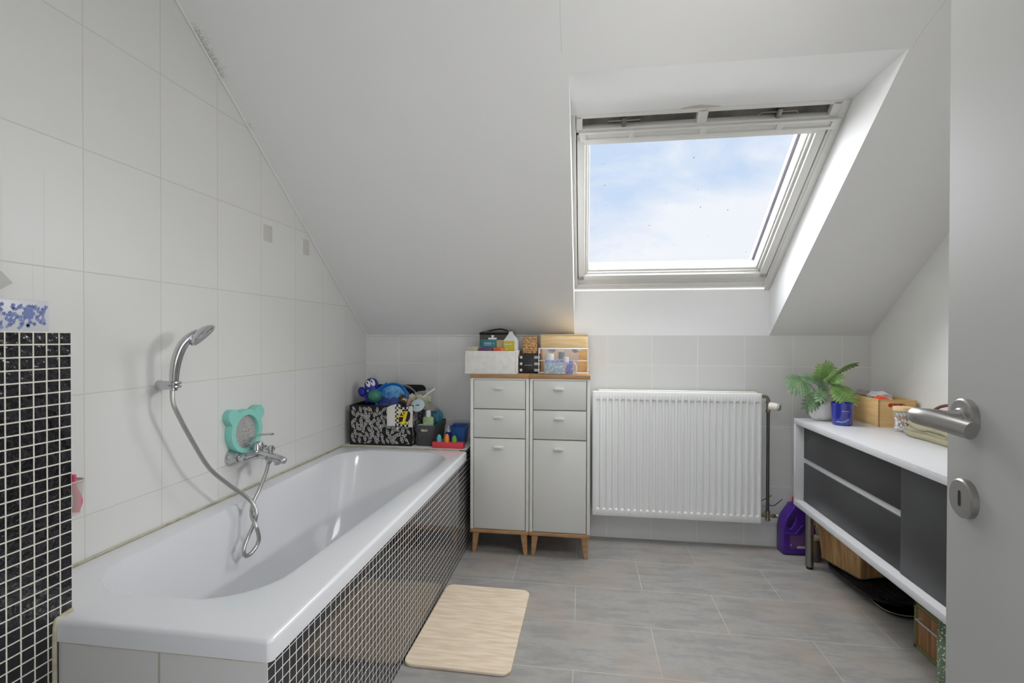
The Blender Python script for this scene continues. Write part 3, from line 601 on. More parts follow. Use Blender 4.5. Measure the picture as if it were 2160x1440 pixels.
# ------------------------------------------------------------------ wood cabinets
m_oak = pm('oak_edge', (176, 138, 98), 0.5, noise=(9, (156, 116, 78), 0.35, 0.65), stretch=(1.5, 12, 12))
m_cab = pm('white_cabinet', (214, 214, 210), 0.45); m_cabf = pm('pale_grey_cabinet_front', (206, 206, 202), 0.5, bump=(400, 0.05, 0.0004)); m_gap = pm('shadow_gap', (60, 58, 54), 0.9)
def cabinet(x0, label, ajar=False):
    t = thing('bathroom_cabinet', label, 'cabinet', (x0, 2.62, 0), group=None); w, d = 0.3135, 0.318
    bm = B(); add_box(bm, -0.002, w + 0.001, -0.004, d, 0.9352, 0.957, 0.0012); obj('top_board', bm, m_oak, t)
    bm = B(); add_box(bm, 0.0, 0.0165, 0, d, 0.133, 0.935, 0.001); add_box(bm, w - 0.0165, w, 0, d, 0.133, 0.935, 0.001); add_box(bm, 0.0165, w - 0.0165, d - 0.006, d, 0.133, 0.935)
    add_box(bm, 0.0165, w - 0.0165, 0.02, d, 0.768, 0.774); add_box(bm, 0.0165, w - 0.0165, 0.02, d, 0.614, 0.620); add_box(bm, 0.0165, w - 0.0165, 0.0, d, 0.927, 0.935); obj('carcass', bm, m_cab, t)
    bm = B(); add_box(bm, -0.001, w, -0.001, d, 0.1135, 0.133, 0.001); obj('bottom_board', bm, m_oak, t)
    fx0, fx1 = 0.0195, w - 0.0195
    for nm, z0, z1, kz in (('drawer', 0.7755, 0.9255, 0.886), ('drawer', 0.6215, 0.7695, 0.732), ('door', 0.1365, 0.6155, 0.574)):
        bm = B(); yo = -0.001
        add_box(bm, fx0, fx1, yo, yo + 0.016, z0, z1, 0.0008)
        f = obj(nm, bm, m_cabf, t)
        bm = B(); cx = (fx0 + fx1) / 2 - 0.002
        add_box(bm, cx - 0.025, cx + 0.025, yo - 0.016, yo, kz, kz + 0.004, 0.0012); add_box(bm, cx - 0.025, cx + 0.025, yo - 0.017, yo - 0.0135, kz - 0.007, kz + 0.004, 0.0012)
        obj('tab_handle', bm, pm('painted_metal_tab', (216, 216, 214), 0.35), f)
    for lx, ly, sx, sy in ((0.028, 0.03, -0.010, -0.006), (w - 0.028, 0.03, 0.010, -0.006), (0.028, d - 0.03, -0.010, 0.006), (w - 0.028, d - 0.03, 0.010, 0.006)):
        bm = B(); a, b_ = 0.0165, 0.0095
        add_loft(bm, [[(lx + sx * (1 if k else 0) + px * q, ly + sy * (1 if k else 0) + py * q, z) for px, py in ((-1, -1), (1, -1), (1, 1), (-1, 1))] for k, q, z in ((1, b_, 0.0), (0, a, 0.1135))])
        obj('leg', bm, m_oak, t, smooth=0)
    return t
cabinet(-0.5985, 'narrow white cabinet with oak top beside the tub, left one of the pair')
cabinet(-0.2815, 'narrow white cabinet with oak top beside the radiator, right one of the pair')

# ------------------------------------------------------------------ radiator
rad = thing('radiator', 'white ribbed panel radiator on the back wall', 'radiator', (0.047, 2.86, 0.152))
RW, RH = 0.900, 0.700
bm = B(); nx = 26; x0g = 0.033; pit = (0.877 - 0.033) / 25; xs = [0.0, 0.003]; 
def gprof(u):   # groove depth 0..1 for |u| from groove centre in metres
    u = abs(u); return 1.0 if u < 0.0062 else (0.0 if u > 0.0112 else (0.0112 - u) / 0.005)
cols = [(0.0, 0.006), (0.002, 0.0015), (0.006, 0.0)]
for i in range(nx):
    cx = x0g + pit * i
    for du in (-0.0125, -0.0112, -0.0062, -0.003, 0.0, 0.003, 0.0062, 0.0112, 0.0125): cols.append((cx + du, None, gprof(du)))
cols += [(RW - 0.006, 0.0), (RW - 0.002, 0.0015), (RW, 0.006)]
rows_ = [(0.0, 0.006, 0), (0.002, 0.0015, 0), (0.006, 0.0, 0), (0.036, 0.0, 0), (0.040, 0, 0.25), (0.050, 0, 1), (0.2, 0, 1), (0.4, 0, 1), (0.640, 0, 1), (0.652, 0, 0.35), (0.656, 0, 0), (0.694, 0.0, 0), (0.698, 0.0015, 0), (RH, 0.006, 0)]
gr = []
for z, e, g in rows_:
    rw = []
    for c in cols:
        y = max(e, c[1] if c[1] is not None else 0.0) + (c[2] * g * 0.0095 if len(c) == 3 else 0)
        rw.append(bm.verts.new((c[0], y, z)))
    gr.append(rw)
for a, b_ in zip(gr[:-1], gr[1:]):
    for i in range(len(a) - 1): bm.faces.new((a[i], a[i + 1], b_[i + 1], b_[i]))
add_box(bm, 0.0, RW, 0.006, 0.012, 0, RH)
obj('front_panel', bm, pm('radiator_enamel', (228, 229, 228), 0.28), rad, smooth=30)
bm = B(); add_box(bm, 0.002, RW - 0.002, 0.050, 0.060, 0.004, RH - 0.004, 0.003); obj('rear_panel', bm, m_white, rad)
bm = B(); add_box(bm, 0.035, RW - 0.02, 0.012, 0.052, RH - 0.001, RH + 0.006, 0.002)
for i in range(40): add_box(bm, 0.045 + i * 0.0209, 0.045 + i * 0.0209 + 0.004, 0.016, 0.048, RH + 0.006, RH + 0.0072)
obj('top_grille', bm, pm('cream_grille', (224, 222, 212), 0.5), rad)
for xx in (0.0, RW - 0.004):
    bm = B(); add_box(bm, xx, xx + 0.004, 0.012, 0.050, 0.01, RH - 0.01, 0.001); obj('side_cover', bm, m_white, rad)
for xx in (0.15, 0.75):
    bm = B(); add_box(bm, xx - 0.015, xx + 0.015, 0.060, 0.0895, 0.1, 0.6, 0.001); obj('wall_bracket', bm, m_white, rad)
m_brass = pm('aged_nickel_brass', (150, 140, 122), 0.38, 0.85)
rv = thing('radiator_valve', 'white thermostat head on nickel elbow at the radiator top corner', 'radiator valve', (0.985, 2.885, 0.79))
bm = B(); add_tube(bm, catmull([(-0.040, 0, 0.044), (-0.018, 0, 0.045), (-0.004, 0, 0.038), (0, 0, 0.018), (0, 0, -0.03)], 5), 0.0088, 12); add_lathe(bm, [(0.013, 0), (0.013, 0.010)], 6, T(0, 0, 0.010)); add_lathe(bm, [(0.0125, 0), (0.0125, 0.012)], 6, T(0, 0, -0.04)); obj('valve_elbow', bm, m_brass, rv)
TM = frame_m((0.004, -0.008, -0.008), (0, 0, 1), Vector((0.55, 0.83, 0)).cross(Vector((0, 0, 1))) * -1, (0.80, -0.60, -0.05))
tz = Vector((0.80, -0.60, -0.05)).normalized(); tx = Vector((0, 0, 1)); tx = (tx - tz * tx.dot(tz)).normalized(); TM = frame_m((0.002, -0.004, -0.006), tx, tz.cross(tx), tz)
bm = B(); add_lathe(bm, [(0.012, 0.0), (0.021, 0.004), (0.0225, 0.02), (0.0215, 0.034), (0.0205, 0.036), (0.0195, 0.046)], 28, TM); obj('thermostat_head', bm, pm('cream_white_plastic', (226, 222, 212), 0.4), rv)
bm = B(); add_lathe(bm, [(0.0195, 0.046), (0.0185, 0.056), (0.016, 0.058), (0.006, 0.0585)], 28, TM); obj('dial_cap', bm, pm('grey_dial', (168, 168, 166), 0.4), rv)
bm = B(); add_tube(bm, [(0.9855, 2.885, 0.212), (0.9855, 2.885, 0.752)], 0.0078, 14); tag(obj('heating_pipe', bm, pm('dark_nickel_pipe', (96, 92, 86), 0.35, 0.8)), 'thin dark vertical heating pipe beside the radiator', 'pipe')
lv = thing('lockshield_valve', 'nickel lockshield valve under the pipe at the radiator foot', 'radiator valve', (0.9855, 2.885, 0.19))
bm = B(); add_lathe(bm, [(0.0125, -0.026), (0.0125, -0.014), (0.0095, -0.012), (0.0095, 0.012), (0.0125, 0.014), (0.0125, 0.026)], 12)
add_tube(bm, [(-0.042, 0, 0.002), (-0.012, 0, 0.002)], 0.0105, 12); add_tube(bm, [(0, 0, 0), (0.02, 0, 0), (0.022, 0, 0), (0.040, 0, 0), (0.042, 0, 0), (0.049, 0, 0)], [0.008, 0.008, 0.0105, 0.0095, 0.008, 0.0105], 12); obj('valve_body', bm, m_brass, lv)
jb = thing('junction_box', 'round white wall outlet cover behind the heating pipe', 'outlet cover', (0.992, D, 0.243))
bm = B(); add_lathe(bm, [(0.026, 0.0), (0.026, 0.004), (0.018, 0.010), (0.001, 0.012)], 28, frame_m((0, 0, 0), (1, 0, 0), (0, 0, 1), (0, -1, 0))); obj('cover', bm, m_white, jb)
bm = B(); add_tube(bm, catmull([(-0.03, -0.012, 0.002), (-0.018, -0.02, 0.016), (0.008, -0.03, 0.036), (0.024, -0.035, 0.048)], 5), 0.0024, 8); obj('cut_wire', bm, pm('brown_wire', (128, 104, 60), 0.5), jb)
bm = B(); add_tube(bm, catmull([(0.004, -0.012, -0.006), (0.018, -0.03, -0.008), (0.036, -0.04, -0.004), (0.056, -0.045, 0.016), (0.074, -0.048, 0.034)], 5), 0.0024, 8); obj('cut_wire', bm, pm('green_wire', (70, 84, 52), 0.5), jb)

# ------------------------------------------------------------------ bath mat on the floor
bm = B(); lp0 = rrect(-0.191, 0.191, -0.288, 0.288, 0.034, 8); lp1 = rrect(-0.189, 0.189, -0.286, 0.286, 0.033, 8)
add_loft(bm, [[(x, y, 0) for x, y in lp1], [(x, y, 0.002) for x, y in lp0], [(x, y, 0.009) for x, y in lp0], [(x, y, 0.011) for x, y in lp1]])
mm = pm('limed_wood_print', (226, 211, 188), 0.75, noise=(7, (206, 184, 156), 0.38, 0.72), stretch=(1.2, 9, 1)); mat_ = obj('bath_mat', bm, mm); mat_.location = (-0.4325, 1.966, 0.0003); mat_.rotation_euler = (0, 0, math.radians(-0.8))
tag(mat_, 'pale wood-look stone bath mat on the grey floor beside the tub', 'bath mat')

# ------------------------------------------------------------------ sideboard
sb = thing('sideboard', 'low white sideboard with charcoal drawer fronts on steel legs', 'sideboard', (1.07, 1.40, 0))
SW, SD = 1.367, 0.45
m_sbw = pm('white_melamine', (208, 208, 210), 0.32, noise=(6, (205, 205, 207), 0.4, 0.6), stretch=(1, 12, 1)); m_char = pm('charcoal_front', (50, 50, 51), 0.38, bump=(300, 0.06, 0.0004))
bm = B(); add_box(bm, 0, SD, 0, SW, 0.7115, 0.739, 0.001); obj('top_board', bm, m_sbw, sb)
bm = B(); add_box(bm, 0, SD, 0, SW, 0.2965, 0.3225, 0.001); obj('bottom_board', bm, m_sbw, sb)
for yy in (0, SW - 0.022):
    bm = B(); add_box(bm, 0, SD, yy, yy + 0.022, 0.3225, 0.7115, 0.0005); obj('side_panel', bm, m_sbw, sb)
bm = B(); add_box(bm, 0.062, 0.075, 0.022, SW - 0.022, 0.3225, 0.7115); add_box(bm, SD - 0.01, SD, 0.022, SW - 0.022, 0.3225, 0.7115); add_box(bm, 0.048, 0.064, 0.55, SW - 0.022, 0.500, 0.556, 0.001); obj('inner_carcass', bm, m_sbw, sb)
ydv = 1.944 - 1.40
for z0, z1 in ((0.5415, 0.7105), (0.3235, 0.515)):
    bm = B(); add_box(bm, 0.040, 0.058, ydv + 0.0012, SW - 0.0225, z0, z1, 0.001); obj('drawer_front', bm, m_char, sb)
bm = B(); add_box(bm, 0.034, 0.052, 0.023, ydv - 0.0012, 0.3235, 0.7105, 0.001); obj('cabinet_door', bm, m_char, sb)
for lx, ly in ((0.047, SW - 0.077), (SD - 0.05, SW - 0.077), (0.047, 0.077), (SD - 0.05, 0.077)):
    bm = B(); add_lathe(bm, [(0.0185, 0.014), (0.0185, 0.2965)], 24, T(lx, ly, 0)); l_ = obj('leg', bm, m_steel, sb)
    bm = B(); add_lathe(bm, [(0.013, 0.0), (0.0145, 0.003), (0.0145, 0.014)], 20, T(lx, ly, 0)); obj('foot', bm, m_dark, l_)

# ------------------------------------------------------------------ detergent bottle
bt = thing('detergent_bottle', 'purple detergent bottle with red cap on floor beside the radiator', 'bottle', (1.128, 2.880, 0), rz=3)
m_pur = pm('purple_plastic', (70, 36, 132), 0.3)
def contour(side, n=14):   # outer silhouette in x,z
    return catmull([(p[0], 0, p[1]) for p in side], n)
outl = [(-0.082, 0.006), (-0.084, 0.02), (-0.084, 0.135), (-0.080, 0.160), (-0.068, 0.200), (-0.046, 0.232), (-0.032, 0.250), (-0.029, 0.262), (0.031, 0.262), (0.036, 0.244), (0.052, 0.215), (0.073, 0.170), (0.082, 0.135), (0.083, 0.02), (0.081, 0.006)]
hole = [(-0.055, 0.145), (-0.060, 0.160), (-0.052, 0.182), (-0.036, 0.206), (-0.026, 0.212), (-0.021, 0.204), (-0.024, 0.180), (-0.033, 0.156), (-0.044, 0.142)]
def with_hole(outer, hole, y0, y1, bev):
    t = bmesh.new(); F = []
    for y in (y0, y1):
        vo = [t.verts.new((x, y, z)) for x, z in outer]; vh = [t.verts.new((x, y, z)) for x, z in hole]
        eo = [t.edges.new((vo[i], vo[(i + 1) % len(vo)])) for i in range(len(vo))]; eh = [t.edges.new((vh[i], vh[(i + 1) % len(vh)])) for i in range(len(vh))]
        bmesh.ops.triangle_fill(t, edges=eo + eh, use_beauty=True); F.append((vo, vh))
    for k in (0, 1):
        a, b_ = F[0][k], F[1][k]; n = len(a)
        for i in range(n): t.faces.new((a[i], a[(i + 1) % n], b_[(i + 1) % n], b_[i]))
    bmesh.ops.recalc_face_normals(t, faces=t.faces)
    if bev: 
        es = [e for e in t.edges if e.is_manifold and len(e.link_faces) == 2 and e.calc_face_angle(0) > 0.8]
        bmesh.ops.bevel(t, geom=es, offset=bev, segments=4, profile=0.5, affect='EDGES', clamp_overlap=True)
    return t
bm = B(); merge(bm, with_hole(outl, hole, -0.040, 0.040, 0.012), T(0, 0.0, 0))
rdg = catmull([(-0.084, -0.039, 0.118), (-0.045, -0.0425, 0.116), (-0.020, -0.0425, 0.118), (0.004, -0.0425, 0.150), (0.020, -0.0425, 0.160), (0.080, -0.039, 0.160)], 5); add_tube(bm, rdg, 0.0035, 8)
obj('bottle_body', bm, m_pur, bt, smooth=40)
bm = B(); add_lathe(bm, [(0.024, 0.255), (0.030, 0.262), (0.030, 0.268), (0.022, 0.270), (0.022, 0.275)], 28); obj('bottle_neck', bm, m_pur, bt)
bm = B(); add_lathe(bm, [(0.020, 0.270), (0.020, 0.298), (0.017, 0.301), (0.001, 0.301)], 28); obj('cap', bm, pm('red_plastic', (196, 28, 30), 0.35), bt)
bm = B(); add_prism(bm, [(-0.050, 0.036), (0.062, 0.036), (0.062, 0.138), (0.028, 0.138), (0.006, 0.112), (-0.050, 0.108)], 0, 0.0008, XZ(0, -0.0402, 0), 0)
for i in range(9):
    w = 0.1 - 0.012 * (i % 3); add_box(bm, -0.047, -0.047 + w, -0.0414, -0.041, 0.060 + i * 0.0052, 0.0615 + i * 0.0052, mi=1)
add_box(bm, -0.012, 0.058, -0.0415, -0.041, 0.040, 0.052, mi=2); add_box(bm, -0.047, -0.040, -0.0415, -0.041, 0.054, 0.059, mi=2)
for i in range(10): add_box(bm, -0.006 + i * 0.006, -0.0035 + i * 0.006, -0.0418, -0.0414, 0.0435, 0.0485, mi=3)
add_prism(bm, [(0.046, 0.055), (0.054, 0.063), (0.046, 0.071), (0.038, 0.063)], 0, 0.0004, XZ(0, -0.0411, 0), 2)
obj('bottle_label', bm, [pm('mauve_label', (96, 62, 116), 0.5), pm('label_print', (130, 90, 136), 0.5), pm('label_white', (196, 190, 192), 0.5), pm('label_grey', (120, 110, 120), 0.5)], bt, smooth=0)

# ------------------------------------------------------------------ on the sideboard
ZS = 0.7392
plant = thing('potted_plant', 'artificial split-leaf plant in white pot on the sideboard', 'plant', (1.186, 2.732, ZS))
bm = B(); add_lathe(bm, [(0.001, 0), (0.034, 0.0), (0.040, 0.003), (0.050, 0.018), (0.057, 0.042), (0.059, 0.068), (0.059, 0.0855), (0.0565, 0.086), (0.055, 0.08), (0.055, 0.074)], 40, cap=False); obj('pot', bm, pm('white_ceramic', (224, 223, 220), 0.4), plant)
bm = B(); add_lathe(bm, [(0.0545, 0.070), (0.03, 0.076), (0.001, 0.077)], 30, cap=False); obj('soil', bm, pm('dark_soil', (58, 50, 42), 0.95, bump=(90, 1, 0.004)), plant)
m_leafa = pm('green_leaf', (104, 146, 78), 0.38, noise=(24, (150, 182, 104), 0.35, 0.7), spec=0.5)
m_leafb = pm('grey_green_leaf', (88, 120, 84), 0.38, noise=(24, (134, 160, 122), 0.35, 0.7), spec=0.5)
m_stem = pm('plant_stem', (62, 82, 44), 0.6)
def leaf(base, tip, wdt, nrm, mat, nl=8, droop=0.25, root=(0, 0, 0.074)):
    base, tip, nrm = Vector(base), Vector(tip), Vector(nrm).normalized()
    ax = (tip - base); Ln = ax.length; ax.normalize(); nrm = (nrm - ax * nrm.dot(ax)).normalized(); sd = nrm.cross(ax); bm = B(); th = 0.0009
    def P(t, s):   # t along, s sideways (metres); the blade folds down at both sides
        z = 0.22 * Ln * math.sin(PI * t * 0.9) * 0.5 - droop * s * s / max(0.02, wdt) - droop * 0.35 * Ln * t * t
        return base + ax * (t * Ln) + sd * s + nrm * z
    def strip(pts, ws_):
        top, bot = [], []
        for i, (t, s) in enumerate(pts):
            a = pts[max(0, i - 1)]; b_ = pts[min(len(pts) - 1, i + 1)]; dt, ds = (b_[0] - a[0]) * Ln, b_[1] - a[1]; l = math.hypot(dt, ds) or 1; nt_, ns = -ds / l, dt / l; w = ws_[i]
            q = [P(t + nt_ * w / Ln, s + ns * w), P(t, s) - nrm * 0.0012 * (w / 0.004), P(t - nt_ * w / Ln, s - ns * w)]
            top.append([bm.verts.new(v) for v in q]); bot.append([bm.verts.new(v - nrm * th) for v in q])
        for i in range(len(pts) - 1):
            for j in range(2):
                bm.faces.new((top[i][j], top[i][j + 1], top[i + 1][j + 1], top[i + 1][j])); bm.faces.new((bot[i][j], bot[i + 1][j], bot[i + 1][j + 1], bot[i][j + 1]))
            for j in (0, 2): bm.faces.new((top[i][j], top[i + 1][j], bot[i + 1][j], bot[i][j]))
    for i in range(nl):
        t0 = 0.04 + 0.80 * i / (nl - 1); env = math.sin(PI * (0.16 + 0.74 * i / (nl - 1))) ** 0.7 * wdt
        for sg in (-1, 1):
            fw = 0.14 + 0.10 * i / (nl - 1); pts = [(t0 + fw * (k / 7) ** 1.3, sg * env * (k / 7)) for k in range(8)]
            w0 = Ln * 0.050 * 8 / nl; strip(pts, [w0 * (1.25, 1.05, 0.82, 0.92, 1.08, 1.05, 0.75, 0.15)[k] for k in range(8)])
    strip([(k / 9, 0.0) for k in range(10)], [Ln * w for w in (0.09, 0.17, 0.20, 0.20, 0.19, 0.17, 0.15, 0.12, 0.07, 0.01)])
    strip([(0.84 + 0.18 * k / 4, 0.0) for k in range(5)], [Ln * w for w in (0.05, 0.06, 0.05, 0.03, 0.004)])
    lf = obj('leaf', bm, mat, plant, smooth=60)
    bm = B(); r = Vector(root); mid = r.lerp(base, 0.55) + Vector((0, 0, 0.012)); add_tube(bm, catmull([r, mid, base, base + ax * 0.01], 5), 0.0014, 6); obj('leaf_stem', bm, m_stem, lf)
# (base, tip, half width, normal) in pot coordinates
leaf((0.000, -0.010, 0.205), (-0.022, -0.055, 0.288), 0.066, (0, -0.80, 0.55), m_leafa, 9, 0.05)
leaf((0.004, 0.000, 0.200), (0.055, 0.020, 0.270), 0.060, (-0.1, -0.85, 0.50), m_leafa, 7, 0.1)
leaf((0.052, -0.010, 0.225), (0.160, 0.01, 0.288), 0.034, (-0.2, 0.55, 0.75), m_leafa, 8, 0.3)
leaf((-0.062, -0.02, 0.178), (-0.185, -0.050, 0.168), 0.066, (0.05, -0.80, 0.55), m_leafb, 8, 0.1)
leaf((-0.032, -0.035, 0.140), (-0.105, -0.075, 0.058), 0.045, (0.3, -0.85, 0.35), m_leafb, 7, 0.1)
leaf((0.034, -0.040, 0.180), (0.100, -0.095, 0.082), 0.080, (0.30, -0.78, 0.55), m_leafa, 9, 0.1)
leaf((0.036, 0.020, 0.195), (0.115, 0.05, 0.165), 0.045, (0.1, -0.6, 0.7), m_leafa, 7, 0.2)
leaf((-0.010, 0.02, 0.190), (-0.075, 0.05, 0.215), 0.040, (0.1, -0.7, 0.6), m_leafb, 7, 0.2)
leaf((0.075, 0.030, 0.130), (0.190, 0.045, 0.094), 0.028, (0, -0.3, 0.9), m_leafb, 7, 0.3)
leaf((-0.006, -0.03, 0.155), (-0.048, -0.080, 0.100), 0.034, (-0.2, -0.8, 0.5), m_leafb, 6, 0.1)
leaf((-0.020, -0.02, 0.165), (-0.028, -0.075, 0.205), 0.042, (0, -0.75, 0.65), m_leafb, 7, 0.1)
leaf((0.028, -0.02, 0.200), (0.075, -0.06, 0.215), 0.042, (0.1, -0.7, 0.7), m_leafa, 7, 0.1)
gv = thing('candle_glass', 'cobalt blue glass tumbler in front of the potted plant', 'candle glass', (1.216, 2.590, ZS))
bm = B(); add_lathe(bm, [(0.001, 0), (0.038, 0), (0.0415, 0.004), (0.0435, 0.03), (0.0465, 0.104), (0.0452, 0.105), (0.0425, 0.03), (0.040, 0.012), (0.001, 0.012)], 48, cap=False)
obj('glass_vessel', bm, pm('cobalt_blue_glass', (34, 40, 140), 0.06, coat=0.6, spec=0.8), gv)
bm = B(); add_lathe(bm, [(0.001, 0.0125), (0.040, 0.0125), (0.042, 0.05), (0.001, 0.05)], 32, cap=False); obj('wax', bm, pm('blue_wax', (70, 84, 168), 0.5), gv)
def wrap(pts, r, z0, a0, w, bm, mi=0, sl_=0.0):    # polygon strip bent round a cylinder; x along arc, y up
    vs = [bm.verts.new(((r + sl_ * y) * math.cos(a0 + x / r), (r + sl_ * y) * math.sin(a0 + x / r), z0 + y)) for x, y in pts]
    try: f = bm.faces.new(vs); f.material_index = mi
    except ValueError: pass
bm = B(); A_ = math.radians(-118)
for i in range(14):
    x = 0.002 + i * 0.0021
    if i != 6: wrap([(x, 0.0), (x + 0.0014, 0.0), (x + 0.0014, 0.0028), (x, 0.0028)], 0.0462, 0.068, A_, 0, bm)
obj('glass_lettering', bm, pm('pale_pink_print', (216, 190, 210), 0.4), gv, smooth=0); bm = B()
wv = [(-0.026, 0.010), (-0.015, 0.0115), (-0.006, 0.0095), (0.004, 0.013), (0.012, 0.014), (0.018, 0.021), (0.026, 0.0245)]; wu = [(p[0], p[1] + 0.0045) for p in wv]
for i in range(6): wrap([wv[i], wv[i + 1], wu[i + 1], wu[i]], 0.0438, 0.005, math.radians(-112), 0, bm, 0, 0.04)
obj('wave_print', bm, pm('light_blue_print', (120, 190, 226), 0.4), gv, smooth=0)
m_bam = pm('bamboo', (226, 190, 134), 0.45, noise=(5, (206, 164, 104), 0.35, 0.75), stretch=(1.5, 1.5, 14))
m_bam2 = pm('bamboo_front', (232, 204, 156), 0.45, noise=(5, (216, 182, 130), 0.35, 0.75), stretch=(1.5, 1.5, 14))
cr = thing('bamboo_box', 'open bamboo box of folded cloths at the back of the sideboard', 'box', (1.350, 2.548, ZS), rz=-1)
bm = B(); w, d, h, t_ = 0.160, 0.355, 0.127, 0.009
add_box(bm, 0, t_, 0, d, 0, h, 0.001); add_box(bm, w - t_, w, 0, d, 0, h, 0.001); add_box(bm, t_, w - t_, d - t_, d, 0, h, 0.001); add_box(bm, t_, w - t_, t_, d - t_, 0.0, 0.008)
FX = [(0.0, 0.0), (w, 0.0), (w, h), (0.0, h)]; slot = list(reversed(rrect(0.042, 0.118, 0.092, 0.110, 0.0088, 6)))
merge(bm, with_hole(FX, slot, 0, t_, 0)); obj('box_walls', bm, m_bam, cr, smooth=30)
def blob(bm, c, s, seed=0, amp=0.25, n=24, mi=0):
    r = random.Random(seed); ph = [r.uniform(0, 6.28) for _ in range(6)]; t = bmesh.new(); bmesh.ops.create_uvsphere(t, u_segments=n, v_segments=n // 2, radius=1)
    for v in t.verts:
        p = v.co; k = 1 + amp * (math.sin(4 * p.x + ph[0]) * math.sin(5 * p.y + ph[1]) + 0.5 * math.sin(9 * p.z + 3 * p.x + ph[2]) + 0.4 * math.sin(11 * p.y + ph[3]))
        v.co = Vector((c[0] + p.x * s[0] * k, c[1] + p.y * s[1] * k, c[2] + p.z * s[2] * k))
    merge(bm, t, None, mi)
for nm, lab, c, s, colr, seed in (('grey', 'grey-brown cloth bulging from the back of the bamboo box', (1.41, 2.80, ZS + 0.115), (0.048, 0.075, 0.030), (150, 138, 134), 1),
                                  ('orange', 'orange-red cloth folded in the front of the bamboo box', (1.402, 2.625, ZS + 0.10), (0.036, 0.050, 0.036), (236, 92, 58), 2),
                                  ('white', 'white cloth lying on the orange one in the bamboo box', (1.440, 2.70, ZS + 0.122), (0.045, 0.056, 0.030), (214, 216, 218), 3)):
    bm = B(); blob(bm, (0, 0, 0), s, seed, 0.16, 32); o = obj('folded_cloth', bm, pm('cloth_' + nm, colr, 0.9, bump=(140, 0.5, 0.002), sheen=0.3), smooth=80); o.location = c; tag(o, lab, 'cloth', 'cloths in the bamboo box')
bm = B(); add_box(bm, 0.045, 0.115, 0.0, 0.05, 0.012, 0.112, 0.006); o = obj('red_booklet', bm, pm('red_card', (206, 70, 56), 0.6, noise=(60, (190, 120, 100), 0.45, 0.6))); o.location = (1.350, 2.561, ZS); tag(o, 'red patterned packet seen through the handle slot of the bamboo box', 'packet')
jr = thing('swab_jar', 'clear jar of white cotton swabs with bamboo lid by the bamboo box', 'jar', (1.392, 2.436, ZS))
bm = B(); add_lathe(bm, [(0.001, 0), (0.031, 0), (0.034, 0.004), (0.036, 0.095), (0.0345, 0.095), (0.0325, 0.006), (0.001, 0.004)], 36, cap=False); obj('jar_glass', bm, m_clear2, jr)
bm = B(); add_lathe(bm, [(0.0385, 0.094), (0.0385, 0.108), (0.036, 0.110), (0.001, 0.110)], 36); obj('jar_lid', bm, m_bam2, jr)
rnd = random.Random(5)
sw = thing('cotton_swabs', 'white cotton swabs filling the clear jar', 'cotton swabs', (1.392, 2.436, ZS + 0.006)); sw['kind'] = 'stuff'
bm = B()
for i in range(90):
    a = rnd.uniform(0, 6.28); r = rnd.uniform(0, 0.021); x, y = r * math.cos(a), r * math.sin(a); b_ = rnd.uniform(0, 6.28); k = rnd.uniform(0, 0.008)
    add_tube(bm, [(x, y, 0.006), (x + k * math.cos(b_), y + k * math.sin(b_), 0.074 + rnd.uniform(-.008, .006))], 0.0012, 5, mi=1)
    for zz, kk in ((0.007, 0), (0.074 + rnd.uniform(-.008, .006), 1)): add_ball(bm, (x + kk * k * math.cos(b_), y + kk * k * math.sin(b_), zz), 0.0030, n=8, sz=2.1)
for i in range(90):
    a = rnd.uniform(0, 6.28); r = rnd.uniform(0.020, 0.027); add_ball(bm, (r * math.cos(a), r * math.sin(a), rnd.uniform(0.005, 0.05)), 0.0034, n=8, sz=1.6, rot=R(rnd.uniform(-70, 70), 'X'))
obj('swab_bundle', bm, [pm('cotton', (232, 232, 230), 0.95), pm('swab_stick', (190, 150, 110), 0.7)], sw)
bg_ = thing('folded_bag', 'folded khaki fabric bag at the front of the sideboard', 'bag', (1.425, 2.19, ZS), rz=2)
bm = B()
def cushion(x0, x1, y0, y1, z0, z1, seed, sag=0.01):
    r = random.Random(seed); a, b_ = r.uniform(0, 6), r.uniform(0, 6); lps = []
    for q, z in ((0.92, z0), (0.985, z0 + (z1 - z0) * 0.2), (1.0, z0 + (z1 - z0) * 0.5), (0.985, z0 + (z1 - z0) * 0.8), (0.93, z1)):
        lp = rrect(-0.5, 0.5, -0.5, 0.5, 0.22, 6, 6)
        lps.append([((x0 + x1) / 2 + x * q * (x1 - x0), (y0 + y1) / 2 + y * q * (y1 - y0), z + 0.004 * math.sin(14 * y + a) * (1 if z > z0 else 0) + 0.003 * math.sin(21 * x + b_) * (1 if z > z0 else 0)) for x, y in lp])
    add_loft(bm, lps)
cushion(-0.075, 0.075, -0.20, 0.20, 0.0, 0.020, 1); cushion(-0.066, 0.072, -0.19, 0.195, 0.019, 0.040, 2); cushion(-0.070, 0.066, -0.195, 0.18, 0.039, 0.058, 3); cushion(-0.05, 0.07, -0.17, 0.16, 0.057, 0.072, 4)
obj('bag_body', bm, pm('khaki_fabric', (150, 144, 116), 0.9, bump=(220, 0.6, 0.0015), sheen=0.2), bg_, smooth=60)
bm = B(); add_tube(bm, catmull([(0.02, 0.165, 0.07), (0.03, 0.13, 0.118), (0.035, 0.06, 0.142), (0.04, -0.02, 0.138), (0.045, -0.08, 0.10), (0.045, -0.10, 0.071)], 7), 0.006, 8); obj('bag_handle', bm, pm('brown_leather', (110, 68, 54), 0.6), bg_)
bm = B(); blob(bm, (0, 0, 0), (0.045, 0.075, 0.020), 9, 0.12, 28); o = obj('folded_cloth', bm, pm('cloth_orange', (236, 92, 58), 0.9), smooth=80); o.location = (1.445, 2.10, ZS + 0.090); tag(o, 'orange-red cloth lying on the khaki bag', 'cloth')

